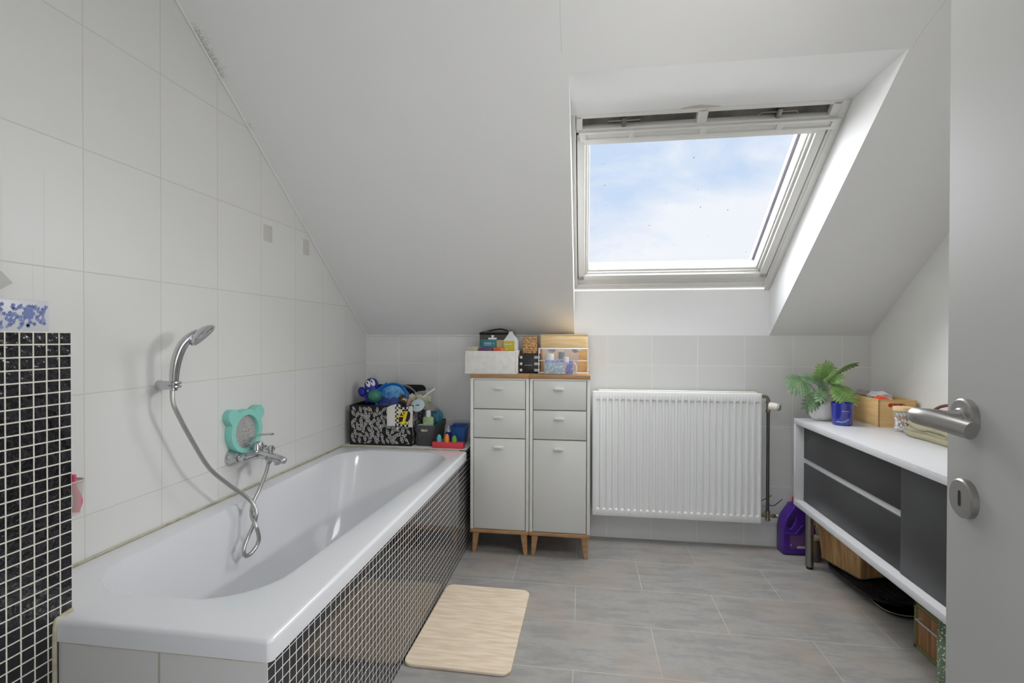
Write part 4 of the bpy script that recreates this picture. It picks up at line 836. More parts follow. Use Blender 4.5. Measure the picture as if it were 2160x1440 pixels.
# ------------------------------------------------------------------ under the sideboard
m_wov = pm('bamboo_slats', (206, 166, 116), 0.6, noise=(60, (170, 128, 82), 0.35, 0.65), stretch=(1, 1, 0.06), bump=(160, 0.4, 0.001))
bk = thing('slatted_basket', 'tapered bamboo slat basket on black trays under the sideboard', 'basket', (1.2525, 2.4975, 0.046), rz=17)
bm = B(); lp = lambda g, z: [(x, y, z) for x, y in rrect(-g, 0.215 + g, -g * 1.1, 0.235 + g, 0.008 + g * 0.3, 4)]
add_loft(bm, [lp(0.0, 0.0), lp(0.0, 0.004), lp(0.012, 0.148)]); obj('basket_body', bm, m_wov, bk)
bm = B(); add_loft(bm, [lp(0.012, 0.148), lp(0.018, 0.150), lp(0.024, 0.190), lp(0.020, 0.205), lp(0.006, 0.208), lp(0.004, 0.16)], False, True); obj('rolled_rim', bm, m_wov, bk)
bm = B()
for z in (0.002, 0.148): add_tube(bm, lp(0.0015 if z < 0.1 else 0.0135, z + 0.001), 0.0026, 6, True)
obj('fabric_trim', bm, pm('olive_trim', (108, 104, 74), 0.85), bk)
tr_ = thing('ribbed_tray', 'black ribbed oval tray lying under the bamboo basket', 'tray', (1.345, 2.52, 0.020), rz=6)
bm = B()
def oval(g, z, r=0.11): return [(x, y, z) for x, y in rrect(-0.150 - g, 0.150 + g, -0.215 - g, 0.215 + g, r + g, 8, 4)]
add_loft(bm, [oval(-0.020, 0.0), oval(0.0, 0.012), oval(0.002, 0.021), oval(-0.004, 0.023), oval(-0.014, 0.018)])
for i in range(18): add_box(bm, -0.12 + i * 0.0135, -0.12 + i * 0.0135 + 0.005, -0.17, 0.17, 0.0165, 0.0205, 0.001)
obj('tray_body', bm, pm('matt_black_plastic', (30, 30, 33), 0.45), tr_)
bs = thing('glossy_black_tray', 'glossy black shallow tray with pale rim on the floor under the sideboard', 'tray', (1.375, 2.41, 0.0), rz=4)
bm = B()
def ov2(g, z): return [(x, y, z) for x, y in rrect(-0.140 - g, 0.130 + g, -0.150 - g, 0.17 + g, 0.07 + g, 8, 4)]
add_loft(bm, [ov2(-0.02, 0.0), ov2(-0.004, 0.010), ov2(0.0, 0.017), ov2(-0.006, 0.017), ov2(-0.014, 0.008)]); obj('tray_body', bm, pm('gloss_black', (12, 12, 13), 0.12), bs)
bm = B(); add_tube(bm, ov2(0.0005, 0.0172), 0.0014, 6, True); obj('tray_rim', bm, pm('pale_rim', (170, 168, 160), 0.4), bs)
sj = thing('storage_jar', 'small dark jar with pale lid behind the sideboard leg', 'jar', (1.183, 2.795, 0))
bm = B(); add_lathe(bm, [(0.029, 0), (0.031, 0.01), (0.031, 0.10), (0.027, 0.112)], 28); obj('jar_body', bm, pm('dark_glass', (104, 92, 86), 0.25), sj)
bm = B(); add_lathe(bm, [(0.030, 0.112), (0.030, 0.124)], 28); obj('jar_lid', bm, pm('pale_lid', (168, 158, 144), 0.5), sj)
ch = thing('bamboo_chest', 'small bamboo slat drawer chest with green edging under the sideboard', 'drawer chest', (1.226, 1.760, 0))
bm = B(); add_box(bm, 0.003, 0.24, 0.002, 0.304, 0.0, 0.167, 0.002); obj('chest_body', bm, m_wov, ch)
bm = B(); add_box(bm, 0.0, 0.006, 0.014, 0.294, 0.016, 0.152, 0.001)
obj('drawer_front', bm, pm('bamboo_drawer', (176, 130, 86), 0.6, noise=(70, (126, 84, 50), 0.35, 0.65), stretch=(1, 1, 0.05), bump=(160, 0.4, 0.001)), ch)
bm = B(); 
for y0, y1, z0, z1 in ((0, 0.309, -0.0, 0.014), (0, 0.309, 0.156, 0.170), (-0.001, 0.014, 0, 0.170), (0.295, 0.309, 0, 0.170)): add_box(bm, -0.002, 0.012, y0, y1, z0, z1, 0.002)
for x0, x1, z0, z1 in ((0.0, 0.242, 0.156, 0.170), (0.0, 0.242, 0.0, 0.012), (0.228, 0.242, 0.0, 0.170)): add_box(bm, x0, x1, 0.300, 0.3095, z0, z1, 0.002)
obj('edging', bm, pm('olive_edging', (122, 122, 78), 0.85), ch)
bm = B(); add_tube(bm, catmull([(0.0, 0.270, 0.121), (-0.013, 0.270, 0.120), (-0.015, 0.262, 0.119), (-0.015, 0.13, 0.119), (-0.013, 0.122, 0.12), (0.0, 0.122, 0.121)], 5), 0.0032, 8); obj('pull_handle', bm, pm('white_wire', (214, 214, 210), 0.35), ch)
bm = B(); add_tube(bm, [(0.03 + 0.022 * math.sin(a), 0.3095 + 0.013 * abs(math.cos(a / 1.0)) * 1.0, 0.092 + 0.028 * math.cos(a)) for a in [math.radians(18 * i) for i in range(20)]], 0.0022, 8, True); obj('side_ring', bm, pm('steel_wire', (150, 150, 148), 0.3, 0.9), ch)
bm = B(); lps = []
for k in range(15):
    z = 0.004 + 0.272 * k / 14; sh_ = 0.010 * math.sin(k * 0.55 + 1.0) + 0.006 * math.sin(k * 1.3); lp_ = []
    for i in range(72):
        a = 2 * PI * i / 72; rr_ = 1 + 0.16 * math.sin(5 * a + 0.25 * k) + 0.07 * math.sin(11 * a + 0.4 * k); tp = 1.0 - 0.16 * (k / 14)
        lp_.append((0.036 * rr_ * tp * math.cos(a) + sh_, 0.085 * rr_ * tp * math.sin(a) + sh_ * 1.4, z))
    lps.append(lp_)
add_loft(bm, lps)
m_dot = bpy.data.materials.new('green_dotted_cloth'); m_dot.use_nodes = True; nt = m_dot.node_tree; b = nt.nodes['Principled BSDF']; b.inputs['Roughness'].default_value = 0.9
t1 = nt.nodes.new('ShaderNodeTexCoord'); v1 = nt.nodes.new('ShaderNodeTexVoronoi'); v1.inputs['Scale'].default_value = 110; nt.links.new(t1.outputs['Object'], v1.inputs['Vector'])
lt_ = nmath(nt, 'LESS_THAN', v1.outputs['Distance'], 0.30); nt.links.new(mixc(nt, lt_, lin((104, 124, 100)), lin((224, 222, 200))), b.inputs['Base Color'])
o = obj('dotted_cloth_bag', bm, m_dot, smooth=80); o.location = (1.158, 1.735, 0.0); tag(o, 'green cloth bag with cream dots standing before the bamboo chest', 'cloth bag')

# ------------------------------------------------------------------ things at the far end of the tub
ZL = 0.5508
pb = thing('patterned_box', 'black fabric box with white leaf print on the tub ledge', 'storage box', (-1.296, 2.655, ZL), rz=0.8)
m_blk = pm('black_fabric', (30, 30, 32), 0.85, bump=(300, 0.4, 0.0008)); m_lf = pm('white_leaf_print', (196, 194, 192), 0.8)
BW, BD, BH = 0.358, 0.270, 0.222
bm = B()
for a_ in ((0, BW, 0, 0.006), (0, BW, BD - 0.006, BD), (0, 0.006, 0, BD), (BW - 0.006, BW, 0, BD)): add_box(bm, a_[0], a_[1], a_[2], a_[3], 0, BH, 0.002)
add_box(bm, 0.005, BW - 0.005, 0.005, BD - 0.005, 0.0, 0.006)
rnd = random.Random(3)
def leaves(n, w, h, MM):
    cnt = 0; placed = []
    tries = 0
    while len(placed) < n and tries < 4000:
        tries += 1; x, y = rnd.uniform(0.016, w - 0.016), rnd.uniform(0.014, h - 0.014)
        if all((x - a) ** 2 + (y - b_) ** 2 > 0.0235 ** 2 for a, b_ in placed): placed.append((x, y))
    for x, y in placed:
        a = rnd.choice((1.1, 2.0, 0.5, 2.6, -1.2, 1.57)) + rnd.uniform(-.3, .3); l = rnd.uniform(0.032, 0.042); wd = l * 0.225
        bx, by = x - math.cos(a) * l / 2, y - math.sin(a) * l / 2
        ex_, ey_ = bx + math.cos(a) * l, by + math.sin(a) * l
        sh_x = max(0, 0.008 - min(bx, ex_)) - max(0, max(bx, ex_) - (w - 0.008)); sh_y = max(0, 0.008 - min(by, ey_)) - max(0, max(by, ey_) - (h - 0.008)); bx += sh_x; by += sh_y
        petal(bm, bx, by, a, l, wd, MM, 0.0004, 1)
        petal(bm, bx + math.cos(a) * l * .1, by + math.sin(a) * l * .1, a, l * .8, wd * 0.62, MM, 0.0007, 0)
        petal(bm, bx, by, a, l * 0.86, l * 0.03, MM, 0.0010, 1)
        for s_ in (-0.5, 0.5): petal(bm, bx + math.cos(a) * l * .35, by + math.sin(a) * l * .35, a + s_, l * 0.26, l * 0.03, MM, 0.0010, 1)
        c = rnd.uniform(-0.5, 0.5)
        if not (0.018 < bx < w - 0.018 and 0.018 < by < h - 0.018): continue
        petal(bm, bx - math.cos(a + c) * 0.014, by - math.sin(a + c) * 0.014, a + c, 0.016, 0.0014, MM, 0.0004, 1)
        petal(bm, bx - math.cos(a + c) * 0.01, by - math.sin(a + c) * 0.01, a + c + 1.1, 0.012, 0.0022, MM, 0.0004, 1)
leaves(120, BW, BH, XZ(0, 0, 0)); leaves(60, BD, BH, frame_m((BW, 0, 0), (0, 1, 0), (0, 0, 1), (1, 0, 0)))
obj('box_body', bm, [m_blk, m_lf], pb, smooth=0)
bm = B(); MMl = frame_m((0.02, BD - 0.008, BH - 0.006), (1, 0, 0), (0, 0, 1), (0, -1, 0)) @ R(-3, 'X')
add_prism(bm, rrect(0, BW - 0.02, 0, 0.098, 0.03, 6), 0, 0.009, MMl, 0, 0.002)
obj('box_lid', bm, m_blk, pb)
# blue bath toy
ty = thing('bath_toy', 'dark blue big-eyed bath toy holding a green ball on the patterned box', 'toy', (-1.195, 2.745, ZL + BH))
m_bt = pm('toy_blue', (34, 40, 150), 0.3); m_gb = pm('toy_green', (60, 122, 104), 0.35)
bm = B(); add_ball(bm, (-0.012, 0, 0.105), 0.040, sx=1.0, sy=0.9, sz=1.0, rot=R(20, 'Y')); add_tube(bm, catmull([(-0.012, 0, 0.10), (-0.006, 0, 0.06), (0.0, 0, 0.03)], 4), [0.034, 0.036, 0.038, 0.039, 0.038, 0.036, 0.034, 0.032, 0.03], 20)
obj('toy_body', bm, m_bt, ty)
for ex, ez in ((-0.018, 0.112), (0.008, 0.120)):
    bm = B(); add_ball(bm, (ex, -0.031, ez), 0.016, sx=0.85, sy=0.5, sz=1.35, rot=R(-25, 'Y')); e_ = obj('eye', bm, m_white, ty)
    bm = B(); add_ball(bm, (ex - 0.002, -0.0385, ez + 0.008), 0.006, sx=0.6, sy=0.35, sz=1.5, rot=R(-35, 'Y')); obj('pupil', bm, m_dark, e_)
bm = B(); add_tube(bm, catmull([(-0.012, 0, 0.03), (-0.032, -0.002, 0.012), (-0.040, -0.004, 0.03), (-0.056, -0.004, 0.052)], 5), 0.010, 12); add_ball(bm, (-0.066, -0.004, 0.064), 0.026, sx=0.95, sy=0.7, sz=1.15, rot=R(-30, 'Y')); obj('claw', bm, m_bt, ty)
bm = B()
for i in range(4): add_ball(bm, (-0.034 + i * 0.013, -0.012, 0.010 + 0.004 * (i % 2)), 0.0105)
obj('feet', bm, m_bt, ty)
bm = B(); add_ball(bm, (0.020, -0.026, 0.044), 0.039, n=28); obj('ball', bm, m_gb, ty)
bm = B(); add_ball(bm, (-0.018, -0.036, 0.074), 0.006); obj('button', bm, pm('toy_light_green', (110, 200, 120), 0.4), ty)
# blue bucket lying on its side
bu = thing('toy_bucket', 'blue rimmed toy bucket with underwater print lying on the patterned box', 'toy bucket', (-1.085, 2.77, ZL + BH))
BM_ = frame_m((0, 0, 0.012), (1, 0, 0), Vector((0, 0.35, 0.94)), Vector((0, -0.94, 0.35)))
bm = B(); add_lathe(bm, [(0.001, 0.034), (0.080, 0.034), (0.086, 0.030), (0.092, -0.05), (0.088, -0.05)], 48, BM_, cap=False)
m_sea = bpy.data.materials.new('underwater_print'); m_sea.use_nodes = True; nt = m_sea.node_tree; b = nt.nodes['Principled BSDF']; b.inputs['Roughness'].default_value = 0.3
t1 = nt.nodes.new('ShaderNodeTexCoord'); n1 = nt.nodes.new('ShaderNodeTexNoise'); n1.inputs['Scale'].default_value = 34; n1.inputs['Detail'].default_value = 4; nt.links.new(t1.outputs['Object'], n1.inputs['Vector'])
s1 = nt.nodes.new('ShaderNodeSeparateXYZ'); nt.links.new(t1.outputs['Object'], s1.inputs[0]); q1 = nmath(nt, 'MULTIPLY_ADD', s1.outputs['Z'], -6.0, nmath(nt, 'ADD', n1.outputs['Fac'], 0.25))
r1 = nt.nodes.new('ShaderNodeValToRGB'); nt.links.new(q1, r1.inputs[0])
for p_, c_ in ((0.0, (150, 196, 226)), (0.25, (110, 170, 214)), (0.48, (60, 126, 186)), (0.6, (70, 50, 110)), (0.75, (40, 84, 160))):
    e_ = r1.color_ramp.elements.new(p_) if p_ not in (0.0,) else r1.color_ramp.elements[0]; e_.position = p_; e_.color = (*lin(c_), 1)
r1.color_ramp.elements[-1].color = (*lin((44, 84, 164)), 1); nt.links.new(r1.outputs[0], b.inputs['Base Color'])
obj('bucket_shell', bm, m_sea, bu)
m_bl = pm('bright_blue_plastic', (10, 108, 190), 0.35)
bm = B(); add_lathe(bm, [(0.083, 0.022), (0.083, 0.034), (0.090, 0.042), (0.098, 0.036), (0.099, 0.022), (0.090, 0.018)], 56, BM_, cap=False); obj('bucket_rim', bm, m_bl, bu)
bm = B(); pts = catmull([(-0.022, -0.052, 0.116), (-0.055, -0.062, 0.092), (-0.078, -0.064, 0.060), (-0.086, -0.060, 0.030)], 6)
for o_ in (-0.0045, 0, 0.0045): add_tube(bm, [(p.x + o_, p.y, p.z + o_) for p in pts], 0.0042, 8)
obj('bucket_handle', bm, m_bl, bu)
bm = B(); add_lathe(bm, [(0.094, -0.06), (0.100, -0.052), (0.101, -0.03), (0.097, -0.03), (0.096, -0.05), (0.090, -0.058)], 48, frame_m((0.012, 0.03, 0.012), (1, 0, 0), Vector((0, 0.35, 0.94)), Vector((0, -0.94, 0.35))), cap=False)
o = obj('clear_tub', bm, pm('cloudy_clear_plastic', (206, 206, 206), 0.3, alpha=0.6)); o.location = (-1.075, 2.77, ZL + BH); tag(o, 'cloudy plastic tub nested behind the blue toy bucket', 'tub')
bm = B(); blob(bm, (0, 0, 0), (0.026, 0.014, 0.030), 4, 0.12, 20); o = obj('toy_car', bm, pm('black_camo', (54, 50, 44), 0.4, noise=(60, (190, 184, 150), 0.55, 0.6))); o.location = (-1.000, 2.690, ZL + BH + 0.028); tag(o, 'small black toy with pale stripes leaning in front of the blue bucket', 'toy')
# bag of sponges with round tag
sg = thing('sponge_net', 'clear net bag of pale bath sponges at the right of the patterned box', 'net bag', (-0.925, 2.76, ZL + BH - 0.01))
bm = B(); rnd = random.Random(8)
for i in range(16): blob(bm, (rnd.uniform(-0.055, 0.05), rnd.uniform(-0.02, 0.03), rnd.uniform(0.0, 0.048)), (0.020, 0.018, 0.018), i, 0.2, 14)
obj('sponges', bm, pm('cream_sponge', (206, 200, 176), 0.95, noise=(30, (168, 172, 140), 0.4, 0.6), bump=(200, 1, 0.003)), sg)
bm = B(); add_loft(bm, [[(-0.078, -0.03, -0.002), (0.05, -0.03, -0.02), (0.055, 0.045, -0.02), (-0.075, 0.045, 0.0)], [(-0.052, -0.034, 0.05), (0.058, -0.034, 0.045), (0.06, 0.045, 0.05), (-0.05, 0.045, 0.055)], [(-0.015, 0.0, 0.078), (0.095, 0.0, 0.096), (0.096, 0.01, 0.096), (-0.014, 0.01, 0.079)]])
obj('clear_bag', bm, pm('thin_clear_film', (222, 224, 216), 0.2, alpha=0.25), sg)
bm = B(); add_tube(bm, catmull([(-0.06, -0.036, 0.0), (-0.052, -0.038, 0.028), (-0.038, -0.036, 0.045)], 4), 0.011, 10); obj('pink_label', bm, pm('pale_pink', (206, 158, 150), 0.8), sg)
bm = B(); DT = frame_m((0.010, -0.062, 0.008), (1, 0, 0.02), Vector((0, 0.55, 0.83)), Vector((0, -0.83, 0.55))); add_lathe(bm, [(0.038, 0), (0.0385, 0.002), (0.037, 0.003)], 40, DT); add_box(bm, -0.013, 0.011, -0.002, 0.003, 0.003, 0.0034, M=DT, mi=1); add_box(bm, -0.008, 0.006, -0.004, 0.006, 0.003, 0.0034, M=DT, mi=1)
obj('round_tag', bm, [pm('pale_blue_card', (186, 204, 208), 0.5), pm('grey_print', (110, 124, 130), 0.6)], sg)
bm = B(); add_tube(bm, [(0.028, -0.03, 0.052), (0.094, -0.01, 0.100)], [0.003, 0.0045], 8); obj('white_stick', bm, m_white, sg)
# racing towel hanging over the box
tw = thing('racing_towel', 'white hand towel with checkered flag and yellow 1ST print over the box front', 'towel', (-1.072, 2.644, 0.662))
bm = B(); cols_ = 40; rows_n = 26; TWW, TWH = 0.147, 0.112; m_tw = pm('white_terry', (214, 212, 206), 0.95, bump=(260, 0.6, 0.0015), sheen=0.3); m_bk = pm('black_terry', (26, 24, 26), 0.95)
def top_edge(x):
    k = x / TWW
    pts = [(0, 0.103), (0.12, 0.112), (0.33, 0.122), (0.5, 0.121), (0.545, 0.106), (0.72, 0.104), (0.80, 0.110), (0.93, 0.114), (1.0, 0.112)]
    for (a, za), (b_, zb) in zip(pts[:-1], pts[1:]):
        if a <= k <= b_: return za + (zb - za) * (k - a) / (b_ - a)
    return 0.11
def tw_y(x, z): return -0.0035 - 0.0018 * math.sin(x * 95 + z * 12) - 0.001 * math.sin(x * 41) - 0.001
lps = []
front, back = [], []
for i in range(cols_ + 1):
    x = TWW * i / cols_; te = top_edge(x)
    front.append([bm.verts.new((x, tw_y(x, te * j / rows_n), te * j / rows_n + 0.003 * math.sin(x * 30) * (1 - j / rows_n))) for j in range(rows_n + 1)])
    back.append([bm.verts.new((x, tw_y(x, te * j / rows_n) + 0.003, te * j / rows_n + 0.003 * math.sin(x * 30) * (1 - j / rows_n))) for j in range(rows_n + 1)])
def chk(x, z):
    a = (x - 0.046); k = int(a // 0.0108); r = int(z // 0.0108)
    if a < 0 or k > 9: return False
    if 0.066 < x < 0.138 and 0.020 < z < 0.090: return False
    return (k + r) % 2 == 0 and (x < 0.066 or z < 0.0216 or z > 0.080) and x < 0.126
for i in range(cols_):
    for j in range(rows_n):
        f = bm.faces.new((front[i][j], front[i + 1][j], front[i + 1][j + 1], front[i][j + 1])); bm.faces.new((back[i][j], back[i][j + 1], back[i + 1][j + 1], back[i + 1][j]))
        f.material_index = 1 if chk((i + 0.5) * TWW / cols_, (j + 0.5) * 0.11 / rows_n) else 0
for i in range(cols_):
    for j in (0, rows_n): bm.faces.new((front[i][j], front[i + 1][j], back[i + 1][j], back[i][j]))
for j in range(rows_n):
    for i in (0, cols_): bm.faces.new((front[i][j], front[i][j + 1], back[i][j + 1], back[i][j]))
obj('towel_cloth', bm, [m_tw, m_bk], tw, smooth=60)
bm = B()
add_prism(bm, [(0.070, 0.018), (0.080, 0.014), (0.108, 0.020), (0.120, 0.026), (0.132, 0.046), (0.136, 0.072), (0.128, 0.084), (0.108, 0.092), (0.092, 0.086), (0.078, 0.066), (0.069, 0.045)], 0, 0.0006, XZ(0, -0.0072, 0))
text_bm('1', 0.098, XZ(0.113, -0.0080, 0.053) @ R(180, 'Z') @ R(0, 'X'), 0.0003, 0.28, bm, 1, 0.003)
text_bm('ST', 0.042, XZ(0.0865, -0.0080, 0.070) @ R(180, 'Z'), 0.0003, 0.28, bm, 1, 0.0012)
petal(bm, 0.066, 0.019, 0.12, 0.060, 0.006, XZ(0, -0.0084, 0), 0, 1)
obj('towel_print', bm, [pm('dark_maroon_print', (50, 20, 32), 0.8), pm('yellow_print', (226, 212, 40), 0.7)], tw, smooth=0)
bm = B(); add_prism(bm, [(0.055, -0.003), (0.066, -0.003), (0.066, -0.012), (0.0605, -0.019), (0.055, -0.012)], 0, 0.0008, XZ(0, -0.004, 0)); obj('care_tag', bm, m_white, tw)
# plastic basket with bottles
m_anth = pm('anthracite_plastic', (74, 73, 76), 0.55)
pk = thing('plastic_basket', 'anthracite woven-look plastic basket beside the patterned box', 'basket', (-0.868, 2.795, ZL))
bm = B(); 
def bl(g, z, r=0.02): return [(x, y, z) for x, y in rrect(-0.058 - g, 0.054 + g, -0.125 - g, 0.125 + g, r, 5, 6)]
add_loft(bm, [bl(-0.010, 0.0), bl(-0.008, 0.003), bl(-0.002, 0.080), bl(0.0, 0.080), bl(0.001, 0.083), bl(0.003, 0.112), bl(0.0, 0.115), bl(-0.003, 0.112), bl(-0.006, 0.06), bl(-0.014, 0.006)])
for k in range(5):
    for i in range(8): add_box(bm, -0.050 + i * 0.0125, -0.044 + i * 0.0125, -0.1195 - 0.0008 * k - 0.002, -0.1165, 0.010 + k * 0.010, 0.0165 + k * 0.010, 0.001, M=None)
obj('basket_body', bm, m_anth, pk, smooth=40)
bm = B(); add_prism(bm, rrect(-0.034, -0.030 + 0.0, 0.082, 0.094, 0.0018, 3), 0, 0.0006, XZ(0, -0.1265, 0), 0); add_prism(bm, rrect(-0.018, 0.018, 0.082, 0.094, 0.002, 3), 0, 0.0006, XZ(0, -0.1265, 0), 1)
obj('handle_slot', bm, [m_dark, pm('pale_green_contents', (142, 158, 112), 0.5, noise=(90, (196, 190, 170), 0.45, 0.6))], pk, smooth=0)
def small(name, label, cat, loc, parts, rz=0, group=None):
    t = thing(name, label, cat, loc, rz, group)
    for nm, bm_, mt in parts: obj(nm, bm_, mt, t)
    return t
bm1 = B(); add_loft(bm1, [[(x, y, z) for x, y in rrect(-w_, w_, -0.014, 0.014, 0.010, 4)] for w_, z in ((0.029, 0.0), (0.031, 0.004), (0.031, 0.135), (0.027, 0.143), (0.012, 0.146))])
bm2 = B(); add_lathe(bm2, [(0.0145, 0), (0.0145, 0.034), (0.013, 0.036)], 24, T(0, 0, 0.146)); bm3 = B(); add_box(bm3, -0.020, 0.022, -0.0152, -0.0142, 0.088, 0.112, 0.0003); add_box(bm3, -0.012, 0.014, -0.0156, -0.0152, 0.108, 0.112)
small('lotion_bottle', 'pale green bottle with white cap standing in the anthracite basket', 'bottle', (-0.870, 2.745, ZL + 0.007), [('bottle_body', bm1, pm('pale_green_plastic', (164, 196, 140), 0.3)), ('cap', bm2, m_white), ('bottle_label', bm3, pm('pale_label', (196, 206, 196), 0.5))])
bm1 = B(); blob(bm1, (0, 0, 0), (0.034, 0.048, 0.052), 6, 0.10, 28); o = obj('teal_pouch', bm1, pm('teal_plastic', (70, 158, 174), 0.35, noise=(14, (40, 120, 138), 0.4, 0.7)), smooth=80); o.location = (-0.856, 2.862, ZL + 0.125); tag(o, 'teal pouch standing at the back of the anthracite basket', 'pouch')
bm1 = B(); add_loft(bm1, [[(x, y, z) for x, y in rrect(-0.055, 0.022, -0.012, 0.012, 0.006, 4)] for z in (0, 0.164)]); o = obj('blue_packet', bm1, pm('steel_blue_film', (52, 92, 128), 0.3, noise=(40, (110, 150, 170), 0.5, 0.62))); o.location = (-0.868, 2.825, ZL + 0.008); tag(o, 'steel-blue packet standing behind the pale green bottle', 'packet')
bm1 = B(); add_lathe(bm1, [(0.010, 0), (0.030, 0.010), (0.030, 0.013), (0.009, 0.003)], 28, cap=False); o = obj('small_dish', bm1, pm('pearl_dish', (176, 186, 170), 0.25)); o.location = (-0.888, 2.705, ZL + 0.100); tag(o, 'small pearly dish on top of the anthracite basket contents', 'dish')
bm1 = B(); add_lathe(bm1, [(0.042, 0), (0.040, 0.02), (0.026, 0.036), (0.001, 0.042)], 32, cap=False); o = obj('clear_dome', bm1, m_clear); o.location = (-0.885, 2.87, ZL + 0.155); tag(o, 'clear domed lid behind the bottles in the anthracite basket', 'lid')
bc = thing('blue_container', 'translucent dark blue open container at the ledge corner', 'container', (-0.700, 2.80, ZL))
bm = B(); q = lambda g, z: [(x, y, z) for x, y in rrect(-0.044 - g, 0.044 + g, -0.055 - g, 0.055 + g, 0.008, 4)]
add_loft(bm, [q(-0.010, 0), q(-0.004, 0.06), q(0.0, 0.094), q(0.008, 0.097), q(0.008, 0.100), q(-0.002, 0.098), q(-0.006, 0.06), q(-0.012, 0.004)]); obj('container_body', bm, pm('translucent_blue', (56, 100, 172), 0.3, alpha=0.93), bc)
pz = thing('pump_bottle', 'small cobalt pump bottle behind the red holder', 'bottle', (-0.742, 2.705, ZL))
bm = B(); add_lathe(bm, [(0.015, 0), (0.0165, 0.002), (0.0165, 0.070), (0.010, 0.078)], 28); obj('bottle_body', bm, pm('cobalt_plastic', (8, 20, 130), 0.25), pz)
bm = B(); add_lathe(bm, [(0.0085, 0.077), (0.0085, 0.090), (0.0035, 0.092), (0.0035, 0.106), (0.006, 0.107), (0.006, 0.112)], 18); add_box(bm, -0.013, 0.004, -0.004, 0.004, 0.088, 0.094, 0.001); obj('pump', bm, pm('grey_white_pump', (176, 182, 188), 0.35), pz)
rt = thing('red_holder', 'flat red holder for bath crayons on the tub ledge', 'crayon holder', (-0.728, 2.658, ZL))
bm = B(); add_box(bm, -0.086, 0.086, -0.021, 0.021, 0, 0.032, 0.002); obj('holder_body', bm, pm('red_card_tray', (206, 62, 76), 0.55), rt)
m3 = {'turquoise': (98, 174, 176), 'orange': (236, 140, 20), 'green': (104, 168, 44)}
for (nm, px, h_, pos) in (('turquoise', -0.052, 0.039, 'left'), ('orange', -0.0085, 0.043, 'middle'), ('green', 0.034, 0.036, 'right')):
    bm = B(); add_lathe(bm, [(0.0125, 0.0), (0.0135, h_ * 0.35), (0.012, h_ * 0.65), (0.008, h_ * 0.9), (0.003, h_), (0.0005, h_ + 0.001)], 22); o = obj('bath_crayon', bm, pm('crayon_' + nm, m3[nm], 0.4)); o.location = (-0.728 + px, 2.655, ZL + 0.0322); tag(o, nm + ' rounded bath crayon standing on the red holder', 'bath crayon', 'bath crayons on the red holder')

# ------------------------------------------------------------------ on top of the cabinets
ZC = 0.9575
fb = thing('fabric_bin', 'white felt storage bin on top of the left cabinet', 'storage bin', (-0.628, 2.612, ZC), rz=0.5)
m_felt = pm('white_felt', (224, 223, 218), 0.9, bump=(120, 0.6, 0.001), noise=(30, (216, 215, 209), 0.4, 0.6)); FW, FD, FH, ft_ = 0.276, 0.24, 0.122, 0.004
bm = B(); add_box(bm, 0, FW, 0, ft_, 0, FH, 0.0015); add_box(bm, 0, FW, FD - ft_, FD, 0, FH, 0.0015); add_box(bm, 0, ft_, 0, FD, 0, FH, 0.0015); add_box(bm, FW - ft_, FW, 0, FD, 0, FH + 0.002, 0.0015); add_box(bm, 0, FW, 0, FD, 0, 0.003); obj('bin_walls', bm, m_felt, fb)
def carton(label, x0, x1, y0, y1, z0, z1, mt, name='carton', cat='carton', extra=None):
    t = thing(name, label, cat, ((x0 + x1) / 2, (y0 + y1) / 2, z0)); bm = B(); add_box(bm, x0 - (x0 + x1) / 2, (x1 - x0) / 2, -(y1 - y0) / 2, (y1 - y0) / 2, 0, z1 - z0, 0.001); obj('carton_body', bm, mt, t)
    if extra: extra(t, (x1 - x0) / 2, (y1 - y0) / 2, z1 - z0)
    return t
def teal_x(t, hw_, hd_, h):
    bm = B(); r = random.Random(2)
    for row, (z, s_) in enumerate(((h - 0.022, 0.006), (h - 0.031, 0.005))):
        x = -hw_ * 0.55
        while x < hw_ * 0.30:
            w = r.uniform(0.002, 0.004); add_box(bm, x, x + w, -hd_ - 0.0005, -hd_, z, z + s_, mi=(0 if row == 0 else (1 if x < 0.02 else 2))); x += w + 0.0008
    add_ball(bm, (hw_ * 0.62, -hd_, h - 0.022), 0.004, mi=1, sy=0.2); obj('packet_print', bm, [pm('pale_print', (180, 206, 210), 0.5), pm('pinkish_print', (206, 160, 176), 0.5), pm('pink_print', (190, 90, 130), 0.5)], t, smooth=0)
carton('small teal packet standing upright in the white bin', -0.553, -0.467, 2.665, 2.685, ZC + 0.012, 1.139, pm('teal_card', (44, 118, 128), 0.5), 'medicine_packet', 'packet', teal_x)
carton('low plum-coloured carton at the front of the white bin', -0.553, -0.480, 2.628, 2.655, ZC + 0.010, 1.094, pm('plum_card', (104, 58, 100), 0.5))
carton('low orange carton at the front of the white bin', -0.475, -0.418, 2.628, 2.655, ZC + 0.010, 1.096, pm('orange_card', (204, 88, 40), 0.5, noise=(24, (210, 150, 110), 0.5, 0.62)))
carton('pale beige packet beside the teal packet in the white bin', -0.466, -0.416, 2.668, 2.690, ZC + 0.010, 1.137, pm('beige_card', (186, 170, 142), 0.6, noise=(40, (196, 176, 112), 0.5, 0.62)), 'paper_packet', 'packet')
carton('cream packet lying in the left corner of the white bin', -0.617, -0.562, 2.64, 2.72, ZC + 0.010, 1.102, pm('cream_card', (190, 180, 162), 0.6), 'paper_packet', 'packet')
bm = B(); add_box(bm, -0.023, 0.022, -0.006, 0.006, 0, 0.010, 0.001); add_box(bm, -0.006, 0.006, -0.005, 0.005, 0.010, 0.022, 0.002); add_box(bm, -0.008, 0.008, -0.006, 0.006, 0.018, 0.0235, 0.002)
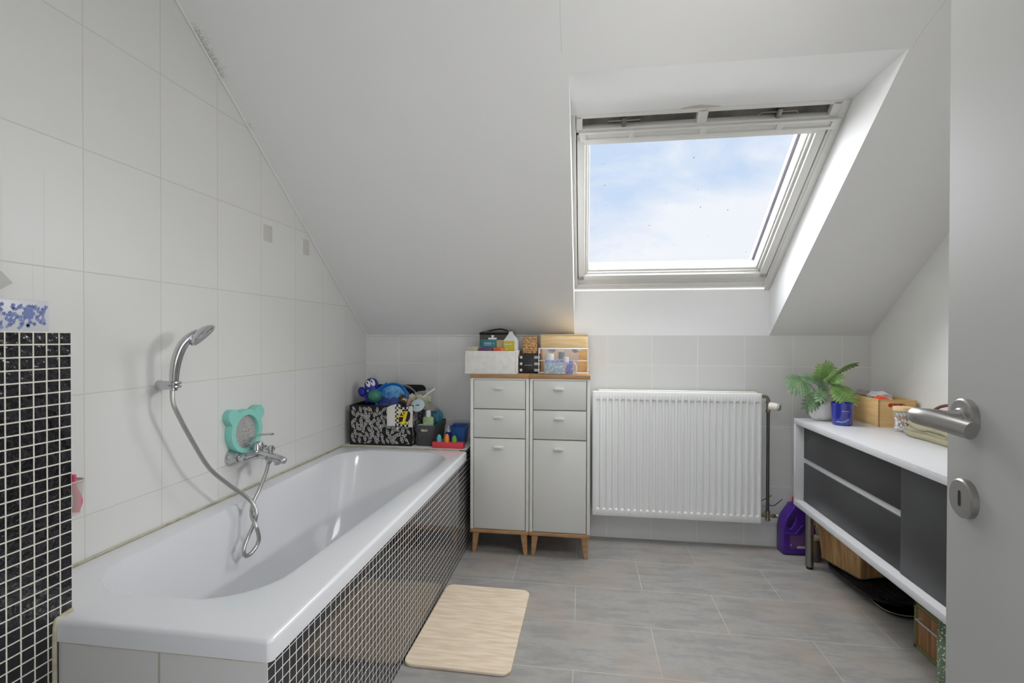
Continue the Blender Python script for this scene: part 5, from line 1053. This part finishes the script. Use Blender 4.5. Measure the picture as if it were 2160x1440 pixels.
o = obj('plastic_clip', bm, m_white); o.location = (-0.489, 2.676, 1.1395); tag(o, 'white plastic clip on top of the teal packet', 'clip')
ct = thing('juice_carton', 'white and yellow gable-top carton in the right of the white bin', 'carton', (-0.388, 2.672, ZC + 0.005), rz=-10)
bm = B(); h_ = 0.172; a = 0.031
add_loft(bm, [[(-a, -a, 0), (a, -a, 0), (a, a, 0), (-a, a, 0)], [(-a, -a, h_), (a, -a, h_), (a, a, h_), (-a, a, h_)], [(-a * 0.42, -0.004, h_ + 0.036), (a * 0.42, -0.004, h_ + 0.036), (a * 0.42, 0.004, h_ + 0.036), (-a * 0.42, 0.004, h_ + 0.036)], [(-a * 0.3, -0.0015, h_ + 0.048), (a * 0.3, -0.0015, h_ + 0.048), (a * 0.3, 0.0015, h_ + 0.048), (-a * 0.3, 0.0015, h_ + 0.048)]]); obj('carton_body', bm, pm('white_card', (212, 212, 210), 0.5), ct, smooth=0)
bm = B(); add_box(bm, -a + 0.001, a - 0.001, -a - 0.0007, -a, 0.02, h_ - 0.002)
obj('yellow_panel', bm, pm('yellow_card', (204, 190, 62), 0.5), ct)
bm = B(); add_box(bm, -a + 0.004, a - 0.016, -a - 0.0013, -a - 0.0007, h_ - 0.024, h_ - 0.017); obj('panel_stripe', bm, pm('pale_card_print', (206, 202, 160), 0.5), ct)
bm = B(); add_box(bm, -a + 0.004, -a + 0.024, -a - 0.0013, -a - 0.0007, h_ - 0.050, h_ - 0.045); obj('panel_stripe', bm, pm('pale_card_print', (206, 202, 160), 0.5), ct)
gb_ = thing('grey_storage_box', 'dark grey fabric box with black edge behind the white bin', 'storage box', (-0.598, 2.856, ZC))
bm = B(); add_box(bm, 0, 0.198, 0, 0.084, 0, 0.210, 0.003); obj('box_body', bm, pm('dark_grey_fabric', (92, 88, 84), 0.9, bump=(260, 0.4, 0.001)), gb_)
bm = B(); add_box(bm, -0.001, 0.199, -0.0012, 0.02, 0.210, 0.2225, 0.001); obj('black_edge', bm, m_blk, gb_)
bm = B(); add_loft(bm, [[(0.003, 0.0, 0.2226), (0.195, 0.0, 0.2226), (0.195, 0.03, 0.2226), (0.003, 0.03, 0.2226)], [(0.02, 0.01, 0.229), (0.18, 0.01, 0.229), (0.18, 0.025, 0.229), (0.02, 0.025, 0.229)]])
obj('lid', bm, pm('grey_lid', (110, 108, 104), 0.8), gb_)
bm = B(); add_tube(bm, catmull([(0.035, 0.018, 0.226), (0.075, 0.016, 0.236), (0.115, 0.014, 0.241), (0.14, 0.016, 0.238), (0.165, 0.018, 0.228)], 5), 0.004, 8); obj('lid_handle', bm, m_blk, gb_)
dk = thing('black_organiser', 'black desktop organiser with silver bars between the bins', 'organiser', (-0.345, 2.705, ZC))
bm = B(); add_box(bm, 0, 0.110, 0, 0.16, 0, 0.104, 0.002); obj('organiser_body', bm, pm('black_organiser_plastic', (36, 36, 38), 0.4), dk)
bm = B()
for z in (0.010, 0.044, 0.079):
    for x0, x1 in ((0.001, 0.012), (0.081, 0.109)): add_box(bm, x0, x1, -0.0035, 0.0, z, z + 0.013, 0.001)
bm.free()
for z in (0.010, 0.044, 0.079):
    for x0, x1 in ((0.001, 0.014), (0.079, 0.1095)):
        bm = B(); add_box(bm, x0, x1, -0.0035, 0.0, z, z + 0.014, 0.001); obj('silver_bar', bm, pm('silver_plastic', (196, 196, 196), 0.4), dk)
bm = B()
for i in range(9): add_box(bm, 0.028 + i * 0.0046, 0.0315 + i * 0.0046, -0.0005, 0.0, 0.0425, 0.046)
obj('organiser_lettering', bm, pm('grey_lettering', (168, 168, 162), 0.5), dk, smooth=0)
wb = thing('seagrass_box', 'small woven seagrass box on top of the black organiser', 'woven box', (-0.332, 2.745, ZC + 0.1045))
bm = B(); add_box(bm, 0, 0.077, 0, 0.09, 0, 0.094, 0.004); rnd = random.Random(4)
for k in range(9):
    for i in range(7):
        x = 0.006 + i * 0.0108; z = 0.006 + k * 0.0100; add_ball(bm, (x + (k % 2) * 0.003, -0.0005, z), 0.0058, sx=1.1, sy=0.45, sz=0.62, n=10, rot=R(rnd.uniform(-40, 40), 'Y'), mi=rnd.choice((0, 0, 1)))
obj('weave', bm, [pm('seagrass', (206, 164, 112), 0.8, noise=(160, (120, 84, 50), 0.5, 0.66)), pm('pale_seagrass', (226, 190, 138), 0.8)], wb)
og = thing('bamboo_organiser', 'bamboo mini drawer unit with round finger holes on the right cabinet', 'drawer unit', (-0.236, 2.752, ZC))
OW, OH, OD = 0.256, 0.207, 0.170
bm = B(); add_box(bm, 0, OW, 0.002, OD, 0, OH, 0.001); add_box(bm, 0, OW, -0.001, OD, OH, OH + 0.004, 0.001); obj('unit_body', bm, m_bam2, og)
bm = B(); add_box(bm, 0.006, OW - 0.006, -0.002, 0.004, 0.136, 0.196, 0.001); obj('fall_front', bm, m_bam2, og)
m_orb = pm('orange_bamboo', (224, 178, 118), 0.45, noise=(5, (206, 154, 96), 0.35, 0.75), stretch=(1.5, 1.5, 14))
for x0, x1, cx in ((0.006, 0.126, 0.063), (0.130, 0.250, 0.190)):
    bm = B(); add_box(bm, x0, x1, -0.002, 0.004, 0.004, 0.132, 0.001); f = obj('drawer', bm, m_orb, og)
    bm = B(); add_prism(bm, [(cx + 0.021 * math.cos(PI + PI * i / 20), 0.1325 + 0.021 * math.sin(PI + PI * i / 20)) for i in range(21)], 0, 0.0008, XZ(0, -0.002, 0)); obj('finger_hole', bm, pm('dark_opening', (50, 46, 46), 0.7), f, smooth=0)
wf = thing('wire_rack', 'white wire rack standing before the bamboo drawer unit', 'wire rack', (-0.240, 2.690, ZC)); m_wire = pm('white_wire_coating', (228, 228, 226), 0.4)
bm = B(); r_ = 0.0026; X_ = (0.0, 0.260)
for yy in (0, 0.05):
    for x in X_: add_tube(bm, [(x, yy, 0.0), (x, yy, 0.135)], r_, 8)
    for z in (0.004, 0.134) + ((0.070,) if yy == 0 else ()): add_tube(bm, [(X_[0], yy, z), (X_[1], yy, z)], r_, 8)
for x in X_:
    for z in (0.004, 0.134): add_tube(bm, [(x, 0, z), (x, 0.05, z)], r_, 8)
add_tube(bm, [(0.130, 0, 0.07), (0.130, 0, 0.134)], r_, 8); obj('wire_frame', bm, m_wire, wf)
ac = thing('acrylic_bin', 'clear acrylic tray with handle tab filled with medicine on the right cabinet', 'clear bin', (-0.121, 2.652, ZC))
bm = B(); q = lambda g, z: [(x, y, z) for x, y in rrect(-0.088 - g, 0.088 + g, -0.029 - g * 0.2, 0.029 + g * 0.2, 0.006, 4)]
add_loft(bm, [q(0, 0), q(0.010, 0.134), q(0.008, 0.134), q(-0.002, 0.003)]); obj('bin_shell', bm, m_clear2, ac)
bm = B(); add_tube(bm, q(0.0095, 0.134), 0.0014, 6, True); add_box(bm, 0.084, 0.104, -0.030, -0.026, 0.124, 0.137, 0.002); obj('rim', bm, pm('bright_acrylic_edge', (232, 228, 236), 0.2, alpha=0.8), ac)
def pill(label, x, y, r, h, capc, bodc, z=ZC + 0.004, capr=1.0, al=None):
    t = thing('pill_bottle', label, 'bottle', (x, y, z)); bm = B(); add_lathe(bm, [(r, 0), (r, h * 0.62), (r * 0.85, h * 0.70), (r * 0.8, h * 0.72)], 24); obj('bottle_body', bm, bodc, t)
    bm = B(); add_lathe(bm, [(r * capr, h * 0.70), (r * capr, h - 0.001), (r * capr - 0.001, h)], 24); obj('cap', bm, capc, t)
pill('white pill bottle with ribbed white cap in the clear tray', -0.176, 2.655, 0.0195, 0.103, m_white, m_white)
pill('clear pill bottle with dark grey cap in the clear tray', -0.117, 2.664, 0.017, 0.113, pm('dark_grey_cap', (84, 88, 94), 0.5), m_clear)
pill('small white bottle with red-white label beside the grey-capped one', -0.092, 2.640, 0.0135, 0.088, m_white, pm('red_white_label', (206, 160, 172), 0.5, noise=(60, (180, 50, 80), 0.5, 0.58)))
m_bx = pm('blue_speckled_card', (126, 158, 190), 0.4, noise=(70, (196, 204, 150), 0.52, 0.60)); m_bx2 = pm('blue_card', (74, 92, 178), 0.4, noise=(50, (150, 168, 214), 0.45, 0.6)); m_bx3 = pm('indigo_card', (54, 52, 150), 0.4, noise=(40, (170, 170, 200), 0.52, 0.6))
carton('light blue box with yellow dots at the front of the clear tray', -0.204, -0.100, 2.628, 2.634, ZC + 0.004, ZC + 0.062, m_bx, 'medicine_box', 'box')
carton('mid-blue box behind the yellow-dotted one in the clear tray', -0.200, -0.104, 2.6345, 2.6395, ZC + 0.004, ZC + 0.074, m_bx2, 'medicine_box', 'box')
carton('indigo box at the right front of the clear tray', -0.094, -0.060, 2.626, 2.6335, ZC + 0.004, ZC + 0.060, m_bx3, 'medicine_box', 'box')
carton('bright blue box standing behind the indigo one in the clear tray', -0.082, -0.058, 2.648, 2.666, ZC + 0.004, ZC + 0.072, pm('bright_blue_card', (66, 110, 196), 0.4, noise=(50, (40, 60, 150), 0.45, 0.6)), 'medicine_box', 'box')
bm = B(); add_tube(bm, catmull([(0, 0, 0), (0.006, 0, 0.03), (0.0, 0, 0.05), (-0.010, 0, 0.062)], 5), 0.004, 8); o = obj('cream_tube', bm, pm('cream_tube', (222, 206, 184), 0.5)); o.location = (-0.045, 2.645, ZC + 0.004); tag(o, 'slim cream-coloured tube leaning at the right end of the clear tray', 'tube')
